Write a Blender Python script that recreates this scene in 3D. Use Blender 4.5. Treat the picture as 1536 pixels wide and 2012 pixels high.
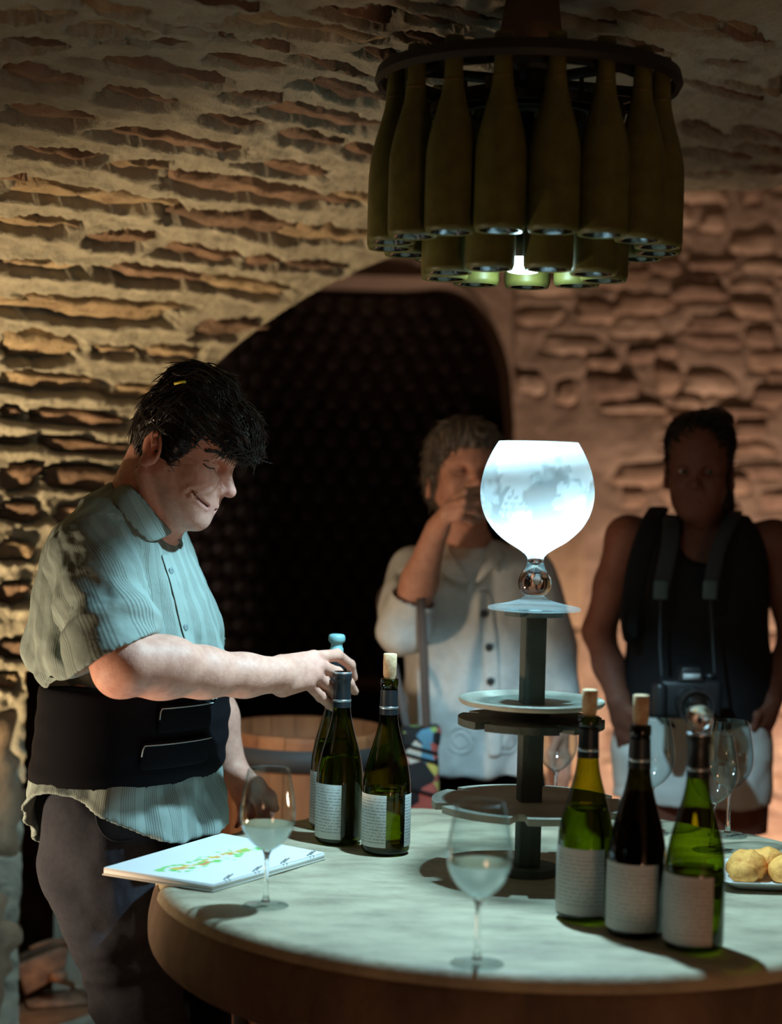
import bpy, math, random
import numpy as np
from mathutils import Vector, Matrix, noise as mnoise
for o in list(bpy.data.objects): bpy.data.objects.remove(o)
sc = bpy.context.scene
COL = sc.collection

# ------------------------------------------------------------------ camera
FPX, PITCH, ROLL, CAMZ, TABLE_Z = 3500.0, -0.0184, 0.0256, 1.605, 0.97
_c, _s = math.cos(PITCH), math.sin(PITCH)
_cr, _sr = math.cos(ROLL), math.sin(ROLL)
CF = np.array([0, _c, _s]); _u0 = np.array([0, -_s, _c]); _r0 = np.array([1., 0, 0])
CR = _cr*_r0 + _sr*_u0
CU = _cr*_u0 - _sr*_r0
CC = np.array([0, 0, CAMZ])
cd = bpy.data.cameras.new('camera'); cam = bpy.data.objects.new('camera', cd); COL.objects.link(cam)
cd.sensor_fit = 'VERTICAL'; cd.sensor_height = 36; cd.lens = FPX/2012*36
cam.matrix_world = Matrix([[CR[0], CU[0], -CF[0], 0], [CR[1], CU[1], -CF[1], 0], [CR[2], CU[2], -CF[2], CAMZ], [0, 0, 0, 1]])
cd.clip_start = .05
cd.dof.use_dof = True; cd.dof.focus_distance = 3.02; cd.dof.aperture_fstop = 2.1
sc.camera = cam

# ------------------------------------------------------------------ world, lights, exposure
w = bpy.data.worlds.new('world'); sc.world = w; w.use_nodes = True
w.node_tree.nodes['Background'].inputs[0].default_value = (.9, .8, .7, 1)
w.node_tree.nodes['Background'].inputs[1].default_value = .004
sc.view_settings.view_transform = 'Standard'; sc.view_settings.look = 'None'
sc.view_settings.exposure = 0; sc.view_settings.gamma = 1; sc.view_settings.use_curve_mapping = False
sc.cycles.transparent_max_bounces = 32; sc.cycles.max_bounces = 8
sc.cycles.use_denoising = True; sc.cycles.sample_clamp_indirect = 6

def lamp(name, kind, loc, power, color, aim=None, size=None, blend=.3, radius=.02):
    d = bpy.data.lights.new(name, kind); d.energy = power; d.color = color
    if kind == 'SPOT': d.spot_size = math.radians(size); d.spot_blend = blend
    if kind in ('SPOT', 'POINT'): d.shadow_soft_size = radius
    o = bpy.data.objects.new(name, d); COL.objects.link(o); o.location = loc
    if aim is not None:
        o.rotation_euler = (Vector(aim)-Vector(loc)).to_track_quat('-Z', 'Y').to_euler()
    return o
LAMP = (.203, 2.875, 1.935)
lamp('chandelier_spot', 'SPOT', LAMP, 76, (.46, .82, 1.0), aim=(.20, 3.06, 0), size=113, blend=.24, radius=.018)
lamp('cellar_fill', 'POINT', (-.1, 6.62, 2.62), 2.2, (1, .55, .35), radius=.06)  # unseen fill added so the binned bottles show faintly
lamp('bulb_glow', 'POINT', (LAMP[0], LAMP[1], 1.936), 1.3, (.55, .95, 1.0), radius=.012)
lamp('left_uplight', 'SPOT', (-1.10, 3.15, .50), 165, (1, .76, .44), aim=(-1.07, 3.60, 1.20), size=79, blend=1, radius=.05)
lamp('rear_uplight', 'SPOT', (1.14, 5.06, .28), 135, (1, .72, .56), aim=(1.15, 6.0, 1.2), size=150, blend=1, radius=.08)
lamp('room_bounce', 'POINT', (1.6, .6, 2.0), 7, (1, .62, .42), radius=.25)
lamp('left_side_glow', 'SPOT', (-1.28, 2.72, .75), 60, (1, .74, .50), aim=(-.58, 3.06, 1.12), size=72, blend=.9, radius=.06)  # fill added to brighten the man's back, no fixture of its own
lamp('front_low_glow', 'POINT', (.9, .2, .45), 22, (1, .55, .32), radius=.25)  # unseen fill added low in front for the apron and bottle labels

# ------------------------------------------------------------------ helpers
def PX(x, y, Y):
    """point on the vertical plane at distance Y that the photograph shows at pixel (x, y)"""
    d = CF + CR*(x-768)/FPX - CU*(y-1006)/FPX
    return CC + d*(Y/d[1])
def mesh(name, V, F):
    V = np.asarray(V, np.float32).reshape(-1, 3)
    me = bpy.data.meshes.new(name)
    me.vertices.add(len(V)); me.vertices.foreach_set('co', V.ravel())
    if isinstance(F, np.ndarray):
        n, k = F.shape; lt = np.full(n, k, np.int32); ls = np.arange(n, dtype=np.int32)*k; li = F.astype(np.int32).ravel()
    else:
        lt = np.array([len(f) for f in F], np.int32); ls = np.concatenate([[0], np.cumsum(lt)[:-1]]).astype(np.int32)
        li = np.array([i for f in F for i in f], np.int32)
    me.loops.add(len(li)); me.polygons.add(len(lt))
    me.loops.foreach_set('vertex_index', li)
    me.polygons.foreach_set('loop_start', ls)
    me.polygons.foreach_set('loop_total', lt)
    me.update(calc_edges=True); me.validate()
    return me
def ob(name, V, F, mat, parent=None, smooth=True, loc=None, col=None):
    me = mesh(name, V, F)
    if smooth is True: me.shade_smooth()
    elif smooth:
        me.shade_smooth(); me.set_sharp_from_angle(angle=math.radians(smooth))
    if col is not None:
        a = me.color_attributes.new('Col', 'FLOAT_COLOR', 'POINT')
        c = np.ones((len(me.vertices), 4), np.float32); c[:, :3] = col; a.data.foreach_set('color', c.ravel())
    if mat: me.materials.append(mat)
    o = bpy.data.objects.new(name, me); COL.objects.link(o)
    if parent is not None: o.parent = parent
    if loc is not None: o.location = loc
    return o
def tag(o, label=None, cat=None, group=None, kind=None):
    for k, v in (('label', label), ('category', cat), ('group', group), ('kind', kind)):
        if v: o[k] = v
    return o
def thing(name, label, cat, loc=(0, 0, 0), group=None, rz=0):
    o = bpy.data.objects.new(name, None); COL.objects.link(o); o.location = loc; o.rotation_euler = (0, 0, rz); o.empty_display_size = .05
    return tag(o, label, cat, group)
def dup(root, loc, label=None, rz=0, scale=1):
    r = root.copy(); COL.objects.link(r); r.location = loc; r.rotation_euler = (0, 0, rz)
    if scale != 1: r.scale = (scale,)*3
    if label: r['label'] = label
    for ch in list(root.children):
        c = ch.copy(); COL.objects.link(c); c.parent = r
        for g in list(ch.children):
            q = g.copy(); COL.objects.link(q); q.parent = c
    return r
def join(*parts):
    V, F, n = [], [], 0
    for v, f in parts:
        V += [tuple(p) for p in v]; F += [tuple(i+n for i in q) for q in f]; n += len(v)
    return V, F
def lathe(prof, n=40, c=(0, 0, 0), a0=0, a1=None):
    """profile of (r, z) turned about z"""
    full = a1 is None; a1 = a0+2*math.pi if full else a1
    m = n if full else n+1; V = []; F = []
    for r, z in prof:
        for i in range(m):
            t = a0+(a1-a0)*i/n; V.append((c[0]+r*math.cos(t), c[1]+r*math.sin(t), c[2]+z))
    for j in range(len(prof)-1):
        for i in range(n):
            k = (i+1) % m
            F.append((j*m+i, j*m+k, (j+1)*m+k, (j+1)*m+i))
    return V, F
def smooth_prof(pts, it=2):
    P = [np.array(p, float) for p in pts]
    for _ in range(it):
        q = [P[0]]
        for a, b in zip(P[:-1], P[1:]): q += [.75*a+.25*b, .25*a+.75*b]
        P = q+[P[-1]]
    return [tuple(p) for p in P]
def box(x0, x1, y0, y1, z0, z1):
    V = [(x, y, z) for z in (z0, z1) for y in (y0, y1) for x in (x0, x1)]
    return V, [(0, 2, 3, 1), (4, 5, 7, 6), (0, 1, 5, 4), (2, 6, 7, 3), (0, 4, 6, 2), (1, 3, 7, 5)]
def tube(pts, rad, n=8, cap=True, flat=1.0):
    pts = [np.array(p, float) for p in pts]; m = len(pts)
    rad = rad if hasattr(rad, '__len__') else [rad]*m
    V = []; F = []; up = None
    for i, p in enumerate(pts):
        t = pts[min(i+1, m-1)]-pts[max(i-1, 0)]; t /= np.linalg.norm(t)+1e-9
        if up is None:
            up = np.cross(t, [0, 0, 1] if abs(t[2]) < .9 else [1, 0, 0])
        up = up-t*(up@t); up /= np.linalg.norm(up)+1e-9; sd = np.cross(t, up)
        for k in range(n):
            a = 2*math.pi*k/n; V.append(tuple(p+rad[i]*(math.cos(a)*up+flat*math.sin(a)*sd)))
    for i in range(m-1):
        for k in range(n):
            F.append((i*n+k, i*n+(k+1) % n, (i+1)*n+(k+1) % n, (i+1)*n+k))
    if cap: F += [tuple(range(n-1, -1, -1)), tuple((m-1)*n+k for k in range(n))]
    return V, F
def spline(pts, k=6):
    P = [np.array(p, float) for p in pts]; P = [2*P[0]-P[1]]+P+[2*P[-1]-P[-2]]; out = []
    for i in range(1, len(P)-2):
        for j in range(k):
            t = j/k; a, b, c_, d = P[i-1:i+3]
            out.append(.5*((2*b)+(-a+c_)*t+(2*a-5*b+4*c_-d)*t*t+(-a+3*b-3*c_+d)*t**3))
    return out+[P[-2]]
def vnoise(x, y, seed=0):
    """value noise on arrays"""
    xi = np.floor(x).astype(np.int64); yi = np.floor(y).astype(np.int64); fx = x-xi; fy = y-yi
    fx = fx*fx*(3-2*fx); fy = fy*fy*(3-2*fy)
    def h(a, b):
        v = (a*374761393+b*668265263+seed*1442695041) & 0xffffffff
        v = ((v ^ (v >> 13))*1274126177) & 0xffffffff
        return ((v ^ (v >> 16)) & 0xffff)/65535.*2-1
    return (h(xi, yi)*(1-fx)+h(xi+1, yi)*fx)*(1-fy)+(h(xi, yi+1)*(1-fx)+h(xi+1, yi+1)*fx)*fy
def fbm(x, y, oct=4, seed=0, gain=.5):
    s = 0; a = 1
    for i in range(oct): s = s+a*vnoise(x*2**i+17*i, y*2**i-9*i, seed+i); a *= gain
    return s

# ------------------------------------------------------------------ materials
def mat(name, color=(.5, .5, .5), rough=.6, metal=0, noise=None, bump=0, bscale=60, attr=False, spec=.5, **kw):
    m = bpy.data.materials.new(name); m.use_nodes = True; nt = m.node_tree; b = nt.nodes['Principled BSDF']
    b.inputs['Base Color'].default_value = (*color, 1); b.inputs['Roughness'].default_value = rough; b.inputs['Metallic'].default_value = metal
    b.inputs['Specular IOR Level'].default_value = spec
    for k, v in kw.items(): b.inputs[k].default_value = v
    src = None
    tc = nt.nodes.new('ShaderNodeTexCoord')
    if attr:
        at = nt.nodes.new('ShaderNodeAttribute'); at.attribute_name = 'Col'; src = at.outputs['Color']
    if noise:      # noise = (second colour, scale, contrast lo, hi, stretch)
        c2, sc_, lo, hi = noise[:4]; st = noise[4] if len(noise) > 4 else (1, 1, 1)
        mp = nt.nodes.new('ShaderNodeMapping'); mp.inputs['Scale'].default_value = st
        nt.links.new(tc.outputs['Object'], mp.inputs[0])
        nz = nt.nodes.new('ShaderNodeTexNoise'); nz.inputs['Scale'].default_value = sc_; nz.inputs['Detail'].default_value = 7; nz.inputs['Roughness'].default_value = .62
        nt.links.new(mp.outputs[0], nz.inputs['Vector'])
        rp = nt.nodes.new('ShaderNodeMapRange'); rp.inputs[1].default_value = lo; rp.inputs[2].default_value = hi
        nt.links.new(nz.outputs[0], rp.inputs[0])
        mx = nt.nodes.new('ShaderNodeMix'); mx.data_type = 'RGBA'
        nt.links.new(rp.outputs[0], mx.inputs[0]); mx.inputs[7].default_value = (*c2, 1)
        if src:
            nt.links.new(src, mx.inputs[6])
            if attr:
                ml = nt.nodes.new('ShaderNodeMix'); ml.data_type = 'RGBA'; ml.blend_type = 'MULTIPLY'; ml.inputs[0].default_value = 1
                nt.links.new(src, ml.inputs[6]); ml.inputs[7].default_value = (*c2, 1); nt.links.new(ml.outputs[2], mx.inputs[7])
        else: mx.inputs[6].default_value = (*color, 1)
        src = mx.outputs[2]
    if src: nt.links.new(src, b.inputs['Base Color'])
    if bump:
        n2 = nt.nodes.new('ShaderNodeTexNoise'); n2.inputs['Scale'].default_value = bscale; n2.inputs['Detail'].default_value = 8; n2.inputs['Roughness'].default_value = .65
        nt.links.new(tc.outputs['Object'], n2.inputs['Vector'])
        bp = nt.nodes.new('ShaderNodeBump'); bp.inputs['Strength'].default_value = 1; bp.inputs['Distance'].default_value = bump
        nt.links.new(n2.outputs[0], bp.inputs['Height']); nt.links.new(bp.outputs[0], b.inputs['Normal'])
    return m
def thin_glass(name, tint, edge, gloss=.03, f0=.05, edge_pow=.35):
    """a thin glass wall: see-through, tinted deeper where it is seen edge on, with a Fresnel sheen"""
    m = bpy.data.materials.new(name); m.use_nodes = True; nt = m.node_tree; nt.nodes.remove(nt.nodes['Principled BSDF'])
    out = nt.nodes['Material Output']
    lw = nt.nodes.new('ShaderNodeLayerWeight'); lw.inputs[0].default_value = edge_pow
    mx = nt.nodes.new('ShaderNodeMix'); mx.data_type = 'RGBA'; mx.inputs[6].default_value = (*tint, 1); mx.inputs[7].default_value = (*edge, 1)
    nt.links.new(lw.outputs['Facing'], mx.inputs[0])
    tr = nt.nodes.new('ShaderNodeBsdfTransparent'); nt.links.new(mx.outputs[2], tr.inputs[0])
    gl = nt.nodes.new('ShaderNodeBsdfGlossy'); gl.inputs['Roughness'].default_value = gloss
    fr = nt.nodes.new('ShaderNodeLayerWeight'); fr.inputs[0].default_value = .5
    mr = nt.nodes.new('ShaderNodeMapRange'); mr.inputs[3].default_value = f0; mr.inputs[4].default_value = .75
    pw = nt.nodes.new('ShaderNodeMath'); pw.operation = 'POWER'; pw.inputs[1].default_value = 4
    nt.links.new(fr.outputs['Facing'], pw.inputs[0]); nt.links.new(pw.outputs[0], mr.inputs[0])
    ms = nt.nodes.new('ShaderNodeMixShader'); nt.links.new(mr.outputs[0], ms.inputs[0])
    nt.links.new(tr.outputs[0], ms.inputs[1]); nt.links.new(gl.outputs[0], ms.inputs[2]); nt.links.new(ms.outputs[0], out.inputs[0])
    return m
def refract(name, color, ior=1.45, rough=0.0):
    m = bpy.data.materials.new(name); m.use_nodes = True; b = m.node_tree.nodes['Principled BSDF']
    b.inputs['Base Color'].default_value = (*color, 1); b.inputs['Roughness'].default_value = rough
    b.inputs['Transmission Weight'].default_value = 1; b.inputs['IOR'].default_value = ior
    return m
M = {}
M['mortar'] = mat('lime_mortar', (.50, .44, .33), .95, noise=((.36, .31, .23), 14, .35, .7), bump=.006, bscale=90, spec=.1)
M['stone'] = [mat('vault_stone_a', (.40, .25, .17), .9, noise=((.20, .12, .075), 9, .35, .65), bump=.012, bscale=38, spec=.15),
              mat('vault_stone_b', (.55, .40, .24), .9, noise=((.28, .18, .11), 8, .38, .68), bump=.012, bscale=38, spec=.15),
              mat('vault_stone_c', (.30, .19, .13), .9, noise=((.15, .095, .065), 9, .35, .65), bump=.012, bscale=38, spec=.15)]
M['rmortar'] = mat('rear_mortar', (.36, .26, .19), .95, noise=((.26, .18, .13), 9, .35, .7), bump=.006, bscale=60, spec=.1)
M['rstone'] = [mat('rear_stone_a', (.44, .30, .21), .9, noise=((.28, .18, .12), 9, .35, .65), bump=.010, bscale=30, spec=.15),
               mat('rear_stone_b', (.50, .36, .26), .9, noise=((.34, .23, .16), 9, .35, .65), bump=.010, bscale=30, spec=.15),
               mat('rear_stone_c', (.36, .24, .17), .9, noise=((.22, .14, .10), 9, .35, .65), bump=.010, bscale=30, spec=.15)]
M['ashlar'] = mat('dressed_stone', (.47, .33, .21), .9, noise=((.30, .20, .13), 12, .35, .7), bump=.010, bscale=60, spec=.1)
M['nichestone'] = mat('niche_stone', (.26, .15, .085), .95, noise=((.16, .09, .05), 14, .35, .7), bump=.010, bscale=50, spec=.1)  # dressed stone made darker, the niche's shade put into its colour
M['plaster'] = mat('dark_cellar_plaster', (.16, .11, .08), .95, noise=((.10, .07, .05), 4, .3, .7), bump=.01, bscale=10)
M['floor'] = mat('beaten_floor', (.20, .15, .11), .9, noise=((.12, .09, .07), 5, .3, .7), bump=.01, bscale=20)
M['tabletop'] = mat('worn_table_oak', (.52, .44, .30), .62, noise=((.30, .25, .17), 9, .38, .68, (1, 2.2, 1)), bump=.004, bscale=26)
M['tableside'] = mat('dark_table_oak', (.20, .12, .075), .7, noise=((.10, .06, .04), 12, .35, .65, (1, 1, .3)), bump=.003, bscale=60)
M['postwood'] = mat('green_black_wood', (.10, .115, .09), .7, noise=((.05, .055, .045), 20, .35, .65, (1, 1, .2)), bump=.002, bscale=80)
M['discwood'] = mat('stand_disc_wood', (.52, .47, .37), .6, noise=((.36, .31, .24), 12, .35, .65), bump=.0015, bscale=60)
M['iron'] = mat('blackened_iron', (.028, .026, .024), .6, metal=.5, bump=.001, bscale=80)
M['barrel'] = mat('barrel_oak', (.46, .16, .055), .65, noise=((.26, .08, .028), 14, .35, .65, (1, 1, .2)), bump=.002, bscale=50)
M['hoop'] = mat('barrel_hoop_steel', (.05, .045, .043), .65, metal=.1, bump=.001, bscale=50)
M['glass'] = thin_glass('clear_glass', (.97, .985, .985), (.80, .88, .90), f0=.045, gloss=.05)
M['stem'] = refract('clear_glass_solid', (.97, 1, 1))
M['wine'] = refract('white_wine', (.98, .97, .84), 1.34)
_nt = M['wine'].node_tree; _tl = _nt.nodes.new('ShaderNodeBsdfTranslucent'); _tl.inputs[0].default_value = (.95, .96, .86, 1); _mx = _nt.nodes.new('ShaderNodeMixShader'); _mx.inputs[0].default_value = .42
_nt.links.new(_nt.nodes['Principled BSDF'].outputs[0], _mx.inputs[1]); _nt.links.new(_tl.outputs[0], _mx.inputs[2]); _nt.links.new(_mx.outputs[0], _nt.nodes['Material Output'].inputs[0])
M['bottle'] = thin_glass('green_bottle_glass', (.46, .52, .05), (.035, .05, .003), f0=.04, edge_pow=.45)
M['bottlewine'] = refract('bottled_white_wine', (.62, .66, .10), 1.34)
M['redbottle'] = thin_glass('dark_bottle_glass', (.16, .12, .03), (.01, .008, .002), f0=.04, edge_pow=.45)
M['redwine'] = mat('red_wine', (.012, .003, .004), .1)
M['foil'] = mat('black_foil_capsule', (.016, .022, .026), .38, metal=.2)
M['band'] = mat('silver_band', (.55, .62, .65), .3, metal=.8)
M['cork'] = mat('cork', (.62, .42, .24), .85, noise=((.42, .25, .13), 90, .4, .65), bump=.0006, bscale=300)
M['chand'] = mat('dusty_olive_glass', (.13, .125, .03), .45, noise=((.085, .08, .02), 30, .35, .65), spec=.35)
M['punt'] = thin_glass('bottle_base_glass', (.32, .40, .20), (.05, .08, .03), f0=.12, gloss=.12)
M['bulb'] = None
M['linen'] = mat('white_porcelain', (.80, .80, .78), .25)
M['puff'] = mat('baked_cheese_dough', (1.0, .46, .10), .7, noise=((.70, .24, .04), 38, .42, .66), bump=.003, bscale=120)
def emis(name, color, s):
    m = bpy.data.materials.new(name); m.use_nodes = True; b = m.node_tree.nodes['Principled BSDF']
    b.inputs['Emission Color'].default_value = (*color, 1); b.inputs['Emission Strength'].default_value = s; b.inputs['Base Color'].default_value = (.8, .8, .8, 1)
    return m
M['bulb'] = emis('lit_lamp', (.75, 1, 1), 30)

# ================================================================== STRUCTURE
CURVE = [(-0.548,0.0),(-0.548,1.519),(-0.546,1.605),(-0.533,1.698),(-0.501,1.784),(-0.448,1.865),(-0.34,1.96),(-0.243,2.028),(-0.123,2.098),(-0.026,2.14),(0.144,2.203),(0.339,2.259),(0.51,2.296),(0.68,2.32),(0.92,2.334),(1.3,2.41),(1.8,2.43),(2.4,2.42),(3.0,2.36),(3.6,2.2),(4.1,1.95),(4.4,1.7),(4.5,1.4),(4.5,0.0)]
# stones of the near vault: (along the vault, round the curve, length, drop, thickness)
STONES = [(1.947,3.011,0.078,0.019,0.082),(1.814,3.041,0.091,0.056,0.062),(1.715,3.032,0.114,0.053,0.055),(1.796,2.904,0.095,0.024,0.081),(1.92,3.123,0.08,0.04,0.032),(1.776,3.153,0.128,0.036,0.03),(1.654,3.164,0.101,0.04,0.031),(1.716,3.294,0.214,0.077,0.11),(1.906,3.285,0.067,0.045,0.038),(1.756,3.407,0.114,0.033,0.062),(1.512,3.297,0.065,0.014,0.054),(1.616,2.78,0.152,0.012,0.08),(1.535,2.926,0.238,0.041,0.078),(1.512,3.061,0.104,0.055,0.064),(1.428,3.173,0.201,0.038,0.042),(1.415,2.805,0.157,0.02,0.061),(1.445,2.668,0.194,0.026,0.076),(1.312,2.94,0.085,0.032,0.067),(1.245,3.077,0.225,0.008,0.093),(1.084,2.94,0.292,0.042,0.092),(1.166,2.814,0.135,0.031,0.057),(1.135,2.678,0.301,0.04,0.07),(0.96,2.825,0.166,0.01,0.077),(1.249,2.537,0.16,0.018,0.051),(1.058,2.549,0.145,0.004,0.061),(0.805,2.677,0.228,0.017,0.072),(0.793,2.829,0.096,0.01,0.049),(1.208,2.401,0.037,-0.0,0.075),(0.982,2.4,0.384,0.023,0.087),(0.708,2.553,0.475,0.043,0.093),(0.583,2.408,0.335,0.023,0.095),(0.97,2.265,0.173,0.012,0.05),(0.742,2.266,0.164,0.003,0.066),(0.486,2.265,0.21,0.015,0.055),(0.29,2.432,0.24,0.021,0.097),(0.802,2.139,0.214,0.02,0.048),(0.302,2.277,0.099,0.005,0.058),(0.526,2.163,0.298,-0.002,0.058),(0.221,2.172,0.332,0.002,0.066),(0.116,2.293,0.178,0.024,0.045),(0.524,2.025,0.513,0.031,0.078),(0.072,2.017,0.227,0.001,0.075),(0.56,1.896,0.217,-0.0,0.084),(0.339,1.907,0.127,0.007,0.036),(0.159,1.918,0.179,0.001,0.053),(0.452,1.807,0.298,-0.006,0.052),(0.165,1.799,0.183,0.005,0.044),(0.524,1.73,0.068,-0.005,0.028),(0.313,1.725,0.335,-0.006,0.036),(0.268,1.662,0.292,-0.009,0.031),(0.491,1.666,0.089,-0.002,0.016),(0.46,1.59,0.122,-0.001,0.063),(0.261,1.589,0.229,-0.008,0.066),(0.446,1.512,0.142,-0.013,0.045),(0.466,1.426,0.098,-0.007,0.049),(0.466,1.332,0.092,-0.007,0.049),(0.464,1.209,0.089,-0.017,0.041),(0.474,1.138,0.065,-0.007,0.041),(1.554,3.772,0.166,0.034,0.043),(1.376,3.674,0.183,0.022,0.039),(1.468,3.861,0.206,0.033,0.041),(1.361,3.849,0.116,0.041,0.036),(1.172,3.753,0.083,0.031,0.034),(0.947,3.641,0.236,0.038,0.039),(0.957,3.713,0.127,0.043,0.032),(0.66,3.48,0.201,0.018,0.052),(0.572,3.557,0.173,0.016,0.057),(0.434,3.399,0.184,0.06,0.064),(0.424,3.491,0.163,0.029,0.037),(0.202,3.397,0.146,0.04,0.053),(0.217,3.282,0.097,0.051,0.052),(1.709,3.482,0.137,0.038,0.04),(1.532,3.424,0.186,0.035,0.041),(1.714,3.544,0.155,0.047,0.029),(1.573,3.686,0.123,0.016,0.031),(1.145,3.143,0.175,-0.015,0.065),(1.244,3.294,0.198,0.012,0.054),(0.9,3.139,0.259,0.001,0.068),(0.789,2.925,0.178,-0.01,0.061),(1.104,3.352,0.234,0.004,0.05),(1.011,3.453,0.196,0.014,0.049),(0.741,3.227,0.304,-0.017,0.078),(0.501,2.824,0.234,0.012,0.071),(0.389,2.95,0.297,0.002,0.077),(0.309,3.111,0.248,0.052,0.082),(0.264,2.644,0.29,-0.004,0.071),(0.08,2.747,0.244,0.015,0.065),(0.511,2.623,0.122,0.003,0.062),(0.26,1.501,0.153,-0.012,0.047),(0.265,1.417,0.169,-0.009,0.047),(0.27,1.323,0.185,-0.013,0.049),(0.27,1.23,0.209,-0.017,0.047),(0.108,1.518,0.102,-0.002,0.043),(0.096,1.415,0.12,-0.006,0.048),(0.092,1.312,0.12,-0.007,0.048)]
ARRIS = 4.3; AX = np.array([.588, .809, 0])            # the vault's axis runs off to the right
_D = np.array(CURVE)
for _ in range(3):
    q = np.empty((2*len(_D)-2, 2)); q[0::2] = .75*_D[:-1]+.25*_D[1:]; q[1::2] = .25*_D[:-1]+.75*_D[1:]
    _D = np.vstack([_D[:1], q, _D[-1:]])
_T = np.concatenate([[0], np.cumsum(np.linalg.norm(np.diff(_D, axis=0), axis=1))])
def vault(s, t, h=0):
    """point of the vault s metres back from its far edge, t metres up the curve, h metres proud of it"""
    x = np.interp(t, _T, _D[:, 0]); z = np.interp(t, _T, _D[:, 1])
    dx = np.interp(t+.03, _T, _D[:, 0])-np.interp(t-.03, _T, _D[:, 0]); dz = np.interp(t+.03, _T, _D[:, 1])-np.interp(t-.03, _T, _D[:, 1])
    n = np.stack([AX[1]*dz, -AX[0]*dz, -AX[1]*dx], -1)      # (axis x tangent), turned into the room
    n /= np.linalg.norm(n, axis=-1, keepdims=True)+1e-9
    return np.stack([x-AX[0]*s, ARRIS-AX[1]*s, z], -1)+n*np.asarray(h)[..., None]
NICHE = (.03, .432, .34, 1.157)
rng = np.random.default_rng(7)
stones = [tuple(x) for x in STONES]
def clash(s, t, l, th, lst, gs=.04, gt=.022):
    return any(abs(s-a[0]) < (l+a[2])/2+gs and abs(t-a[1]) < (th+a[4])/2+gt for a in lst)
for _ in range(2600):                                    # further stones beyond what the photograph frames
    l = rng.uniform(.10, .30); th = rng.uniform(.045, .08); s = rng.uniform(.06, 3.3); t = rng.uniform(.2, 4.2)
    if NICHE[0]-.05 < s-l/2-.04 < NICHE[1]+.1 and t < 1.25: continue
    if NICHE[0]-.05 < s+l/2+.04 < NICHE[1]+.1 and t < 1.25: continue
    if s < .55 and t < 1.25: continue
    if clash(s, t, l, th, stones): continue
    # only fill where the photograph shows nothing of the vault
    p = vault(np.array(s), np.array(t)); d = p-CC; k = d@CF
    if k > .3:
        u_, v_ = 768+FPX*(d@CR)/k, 1006-FPX*(d@CU)/k
        if -20 < u_ < 1556 and v_ > -20 and v_ < 1400: continue
    if len(stones) > 250: break
    stones.append((s, t, l, rng.normal(0, .01), th))
# the two big dressed blocks of the niche's pier
pier = [(.475+.20, .93, .47, 0, .36), (.475+.20, .55, .47, 0, .34)]
stone_par = []
for i, (s, t, l, dr, th) in enumerate(stones+pier):
    stone_par.append((s, t, l*.5, dr, th*.5, rng.uniform(0, 99), i >= len(stones)))
def stone_uv(s, t, sp):
    """coordinates of the point in the stone's own frame, |.|=1 at its rim"""
    cs, ct, hl, dr, ht, sd, big = sp
    u_ = (cs-s)/hl; v_ = (t-ct-dr*.5*u_)/ht
    return u_, v_
def edge_r(u_, v_, sd, n=4.0):
    a = np.arctan2(v_, u_)
    wob = 1+.10*np.sin(2*a+sd)+.08*np.sin(3*a+2*sd)+.06*np.sin(5*a+sd*3)+.05*np.sin(8*a+sd*5)+.05*np.sin(13*a+7*sd)+.03*np.sin(21*a+3*sd)
    return (np.abs(u_)**n+np.abs(v_)**n)**(1/n)/wob
def mortar_h(S, T):
    h = .009*fbm(S*5, T*7, 4, 3)+.0035*fbm(S*30, T*36, 3, 8)+.0022*fbm(S*85, T*95, 2, 18)
    for sp in stone_par:
        cs, ct, hl, dr, ht, sd, big = sp
        m = (np.abs(S-cs) < hl+.09) & (np.abs(T-ct) < ht+abs(dr)*.5+.07)
        if not m.any(): continue
        u_, v_ = stone_uv(S[m], T[m], sp)
        # true-distance-like measure
        r = edge_r(u_, v_, sd, 3.5); d = (r-1)*ht
        if big:
            h[m] -= .02*np.clip(-d/.02, 0, 1); continue
        dep = .055
        rec = np.clip((-d+.003)/.006, 0, 1)
        lip = .007*np.exp(-((d-.010)/.010)**2)*np.clip(-v_*1.3+.2, 0, 1)*(d > -.01)
        h[m] = h[m]-dep*rec+lip
    return h
def vault_grid(name, s0, s1, t0, t1, ds, dt, parent=None, mtl=None, hole=None):
    ns = int(round((s1-s0)/ds)); ntt = int(round((t1-t0)/dt))
    sv = np.linspace(s0, s1, ns+1); tv = np.linspace(t0, t1, ntt+1)
    if hole:
        for a, ax in ((hole[0], sv), (hole[1], sv), (hole[2], tv), (hole[3], tv)):
            ax[np.argmin(abs(ax-a))] = a
    S, T = np.meshgrid(sv, tv, indexing='ij'); H = mortar_h(S, T) if ds < .05 else np.zeros_like(S)
    V = vault(S, T, H).reshape(-1, 3)
    I = np.arange(V.shape[0]).reshape(S.shape)
    Q = np.stack([I[:-1, :-1], I[1:, :-1], I[1:, 1:], I[:-1, 1:]], -1)
    if hole:
        sm = (sv[:-1]+sv[1:])/2; tm = (tv[:-1]+tv[1:])/2
        k = ~(((sm > hole[0]) & (sm < hole[1]))[:, None] & ((tm > hole[2]) & (tm < hole[3]))[None])
        Q = Q[k]
    return ob(name, V, Q.reshape(-1, 4), mtl or M['mortar'], parent)
TS = 2.0                                                 # where the wall ends and the vault above begins
wall_left = tag(vault_grid('wall_left', 0, 2.6, 0, TS, .0065, .0065, hole=NICHE), kind='structure')
ceiling = tag(vault_grid('ceiling', 0, 3.4, TS, 4.3, .0075, .0065), kind='structure')
tag(vault_grid('wall_right', 0, 6, 4.25, _T[-1], .5, .15), kind='structure')
tag(vault_grid('ceiling', 3.4, 6, TS, 4.3, .3, .2), kind='structure')
tag(vault_grid('wall_left', 2.6, 6, 0, TS, .3, .2), kind='structure')
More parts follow.
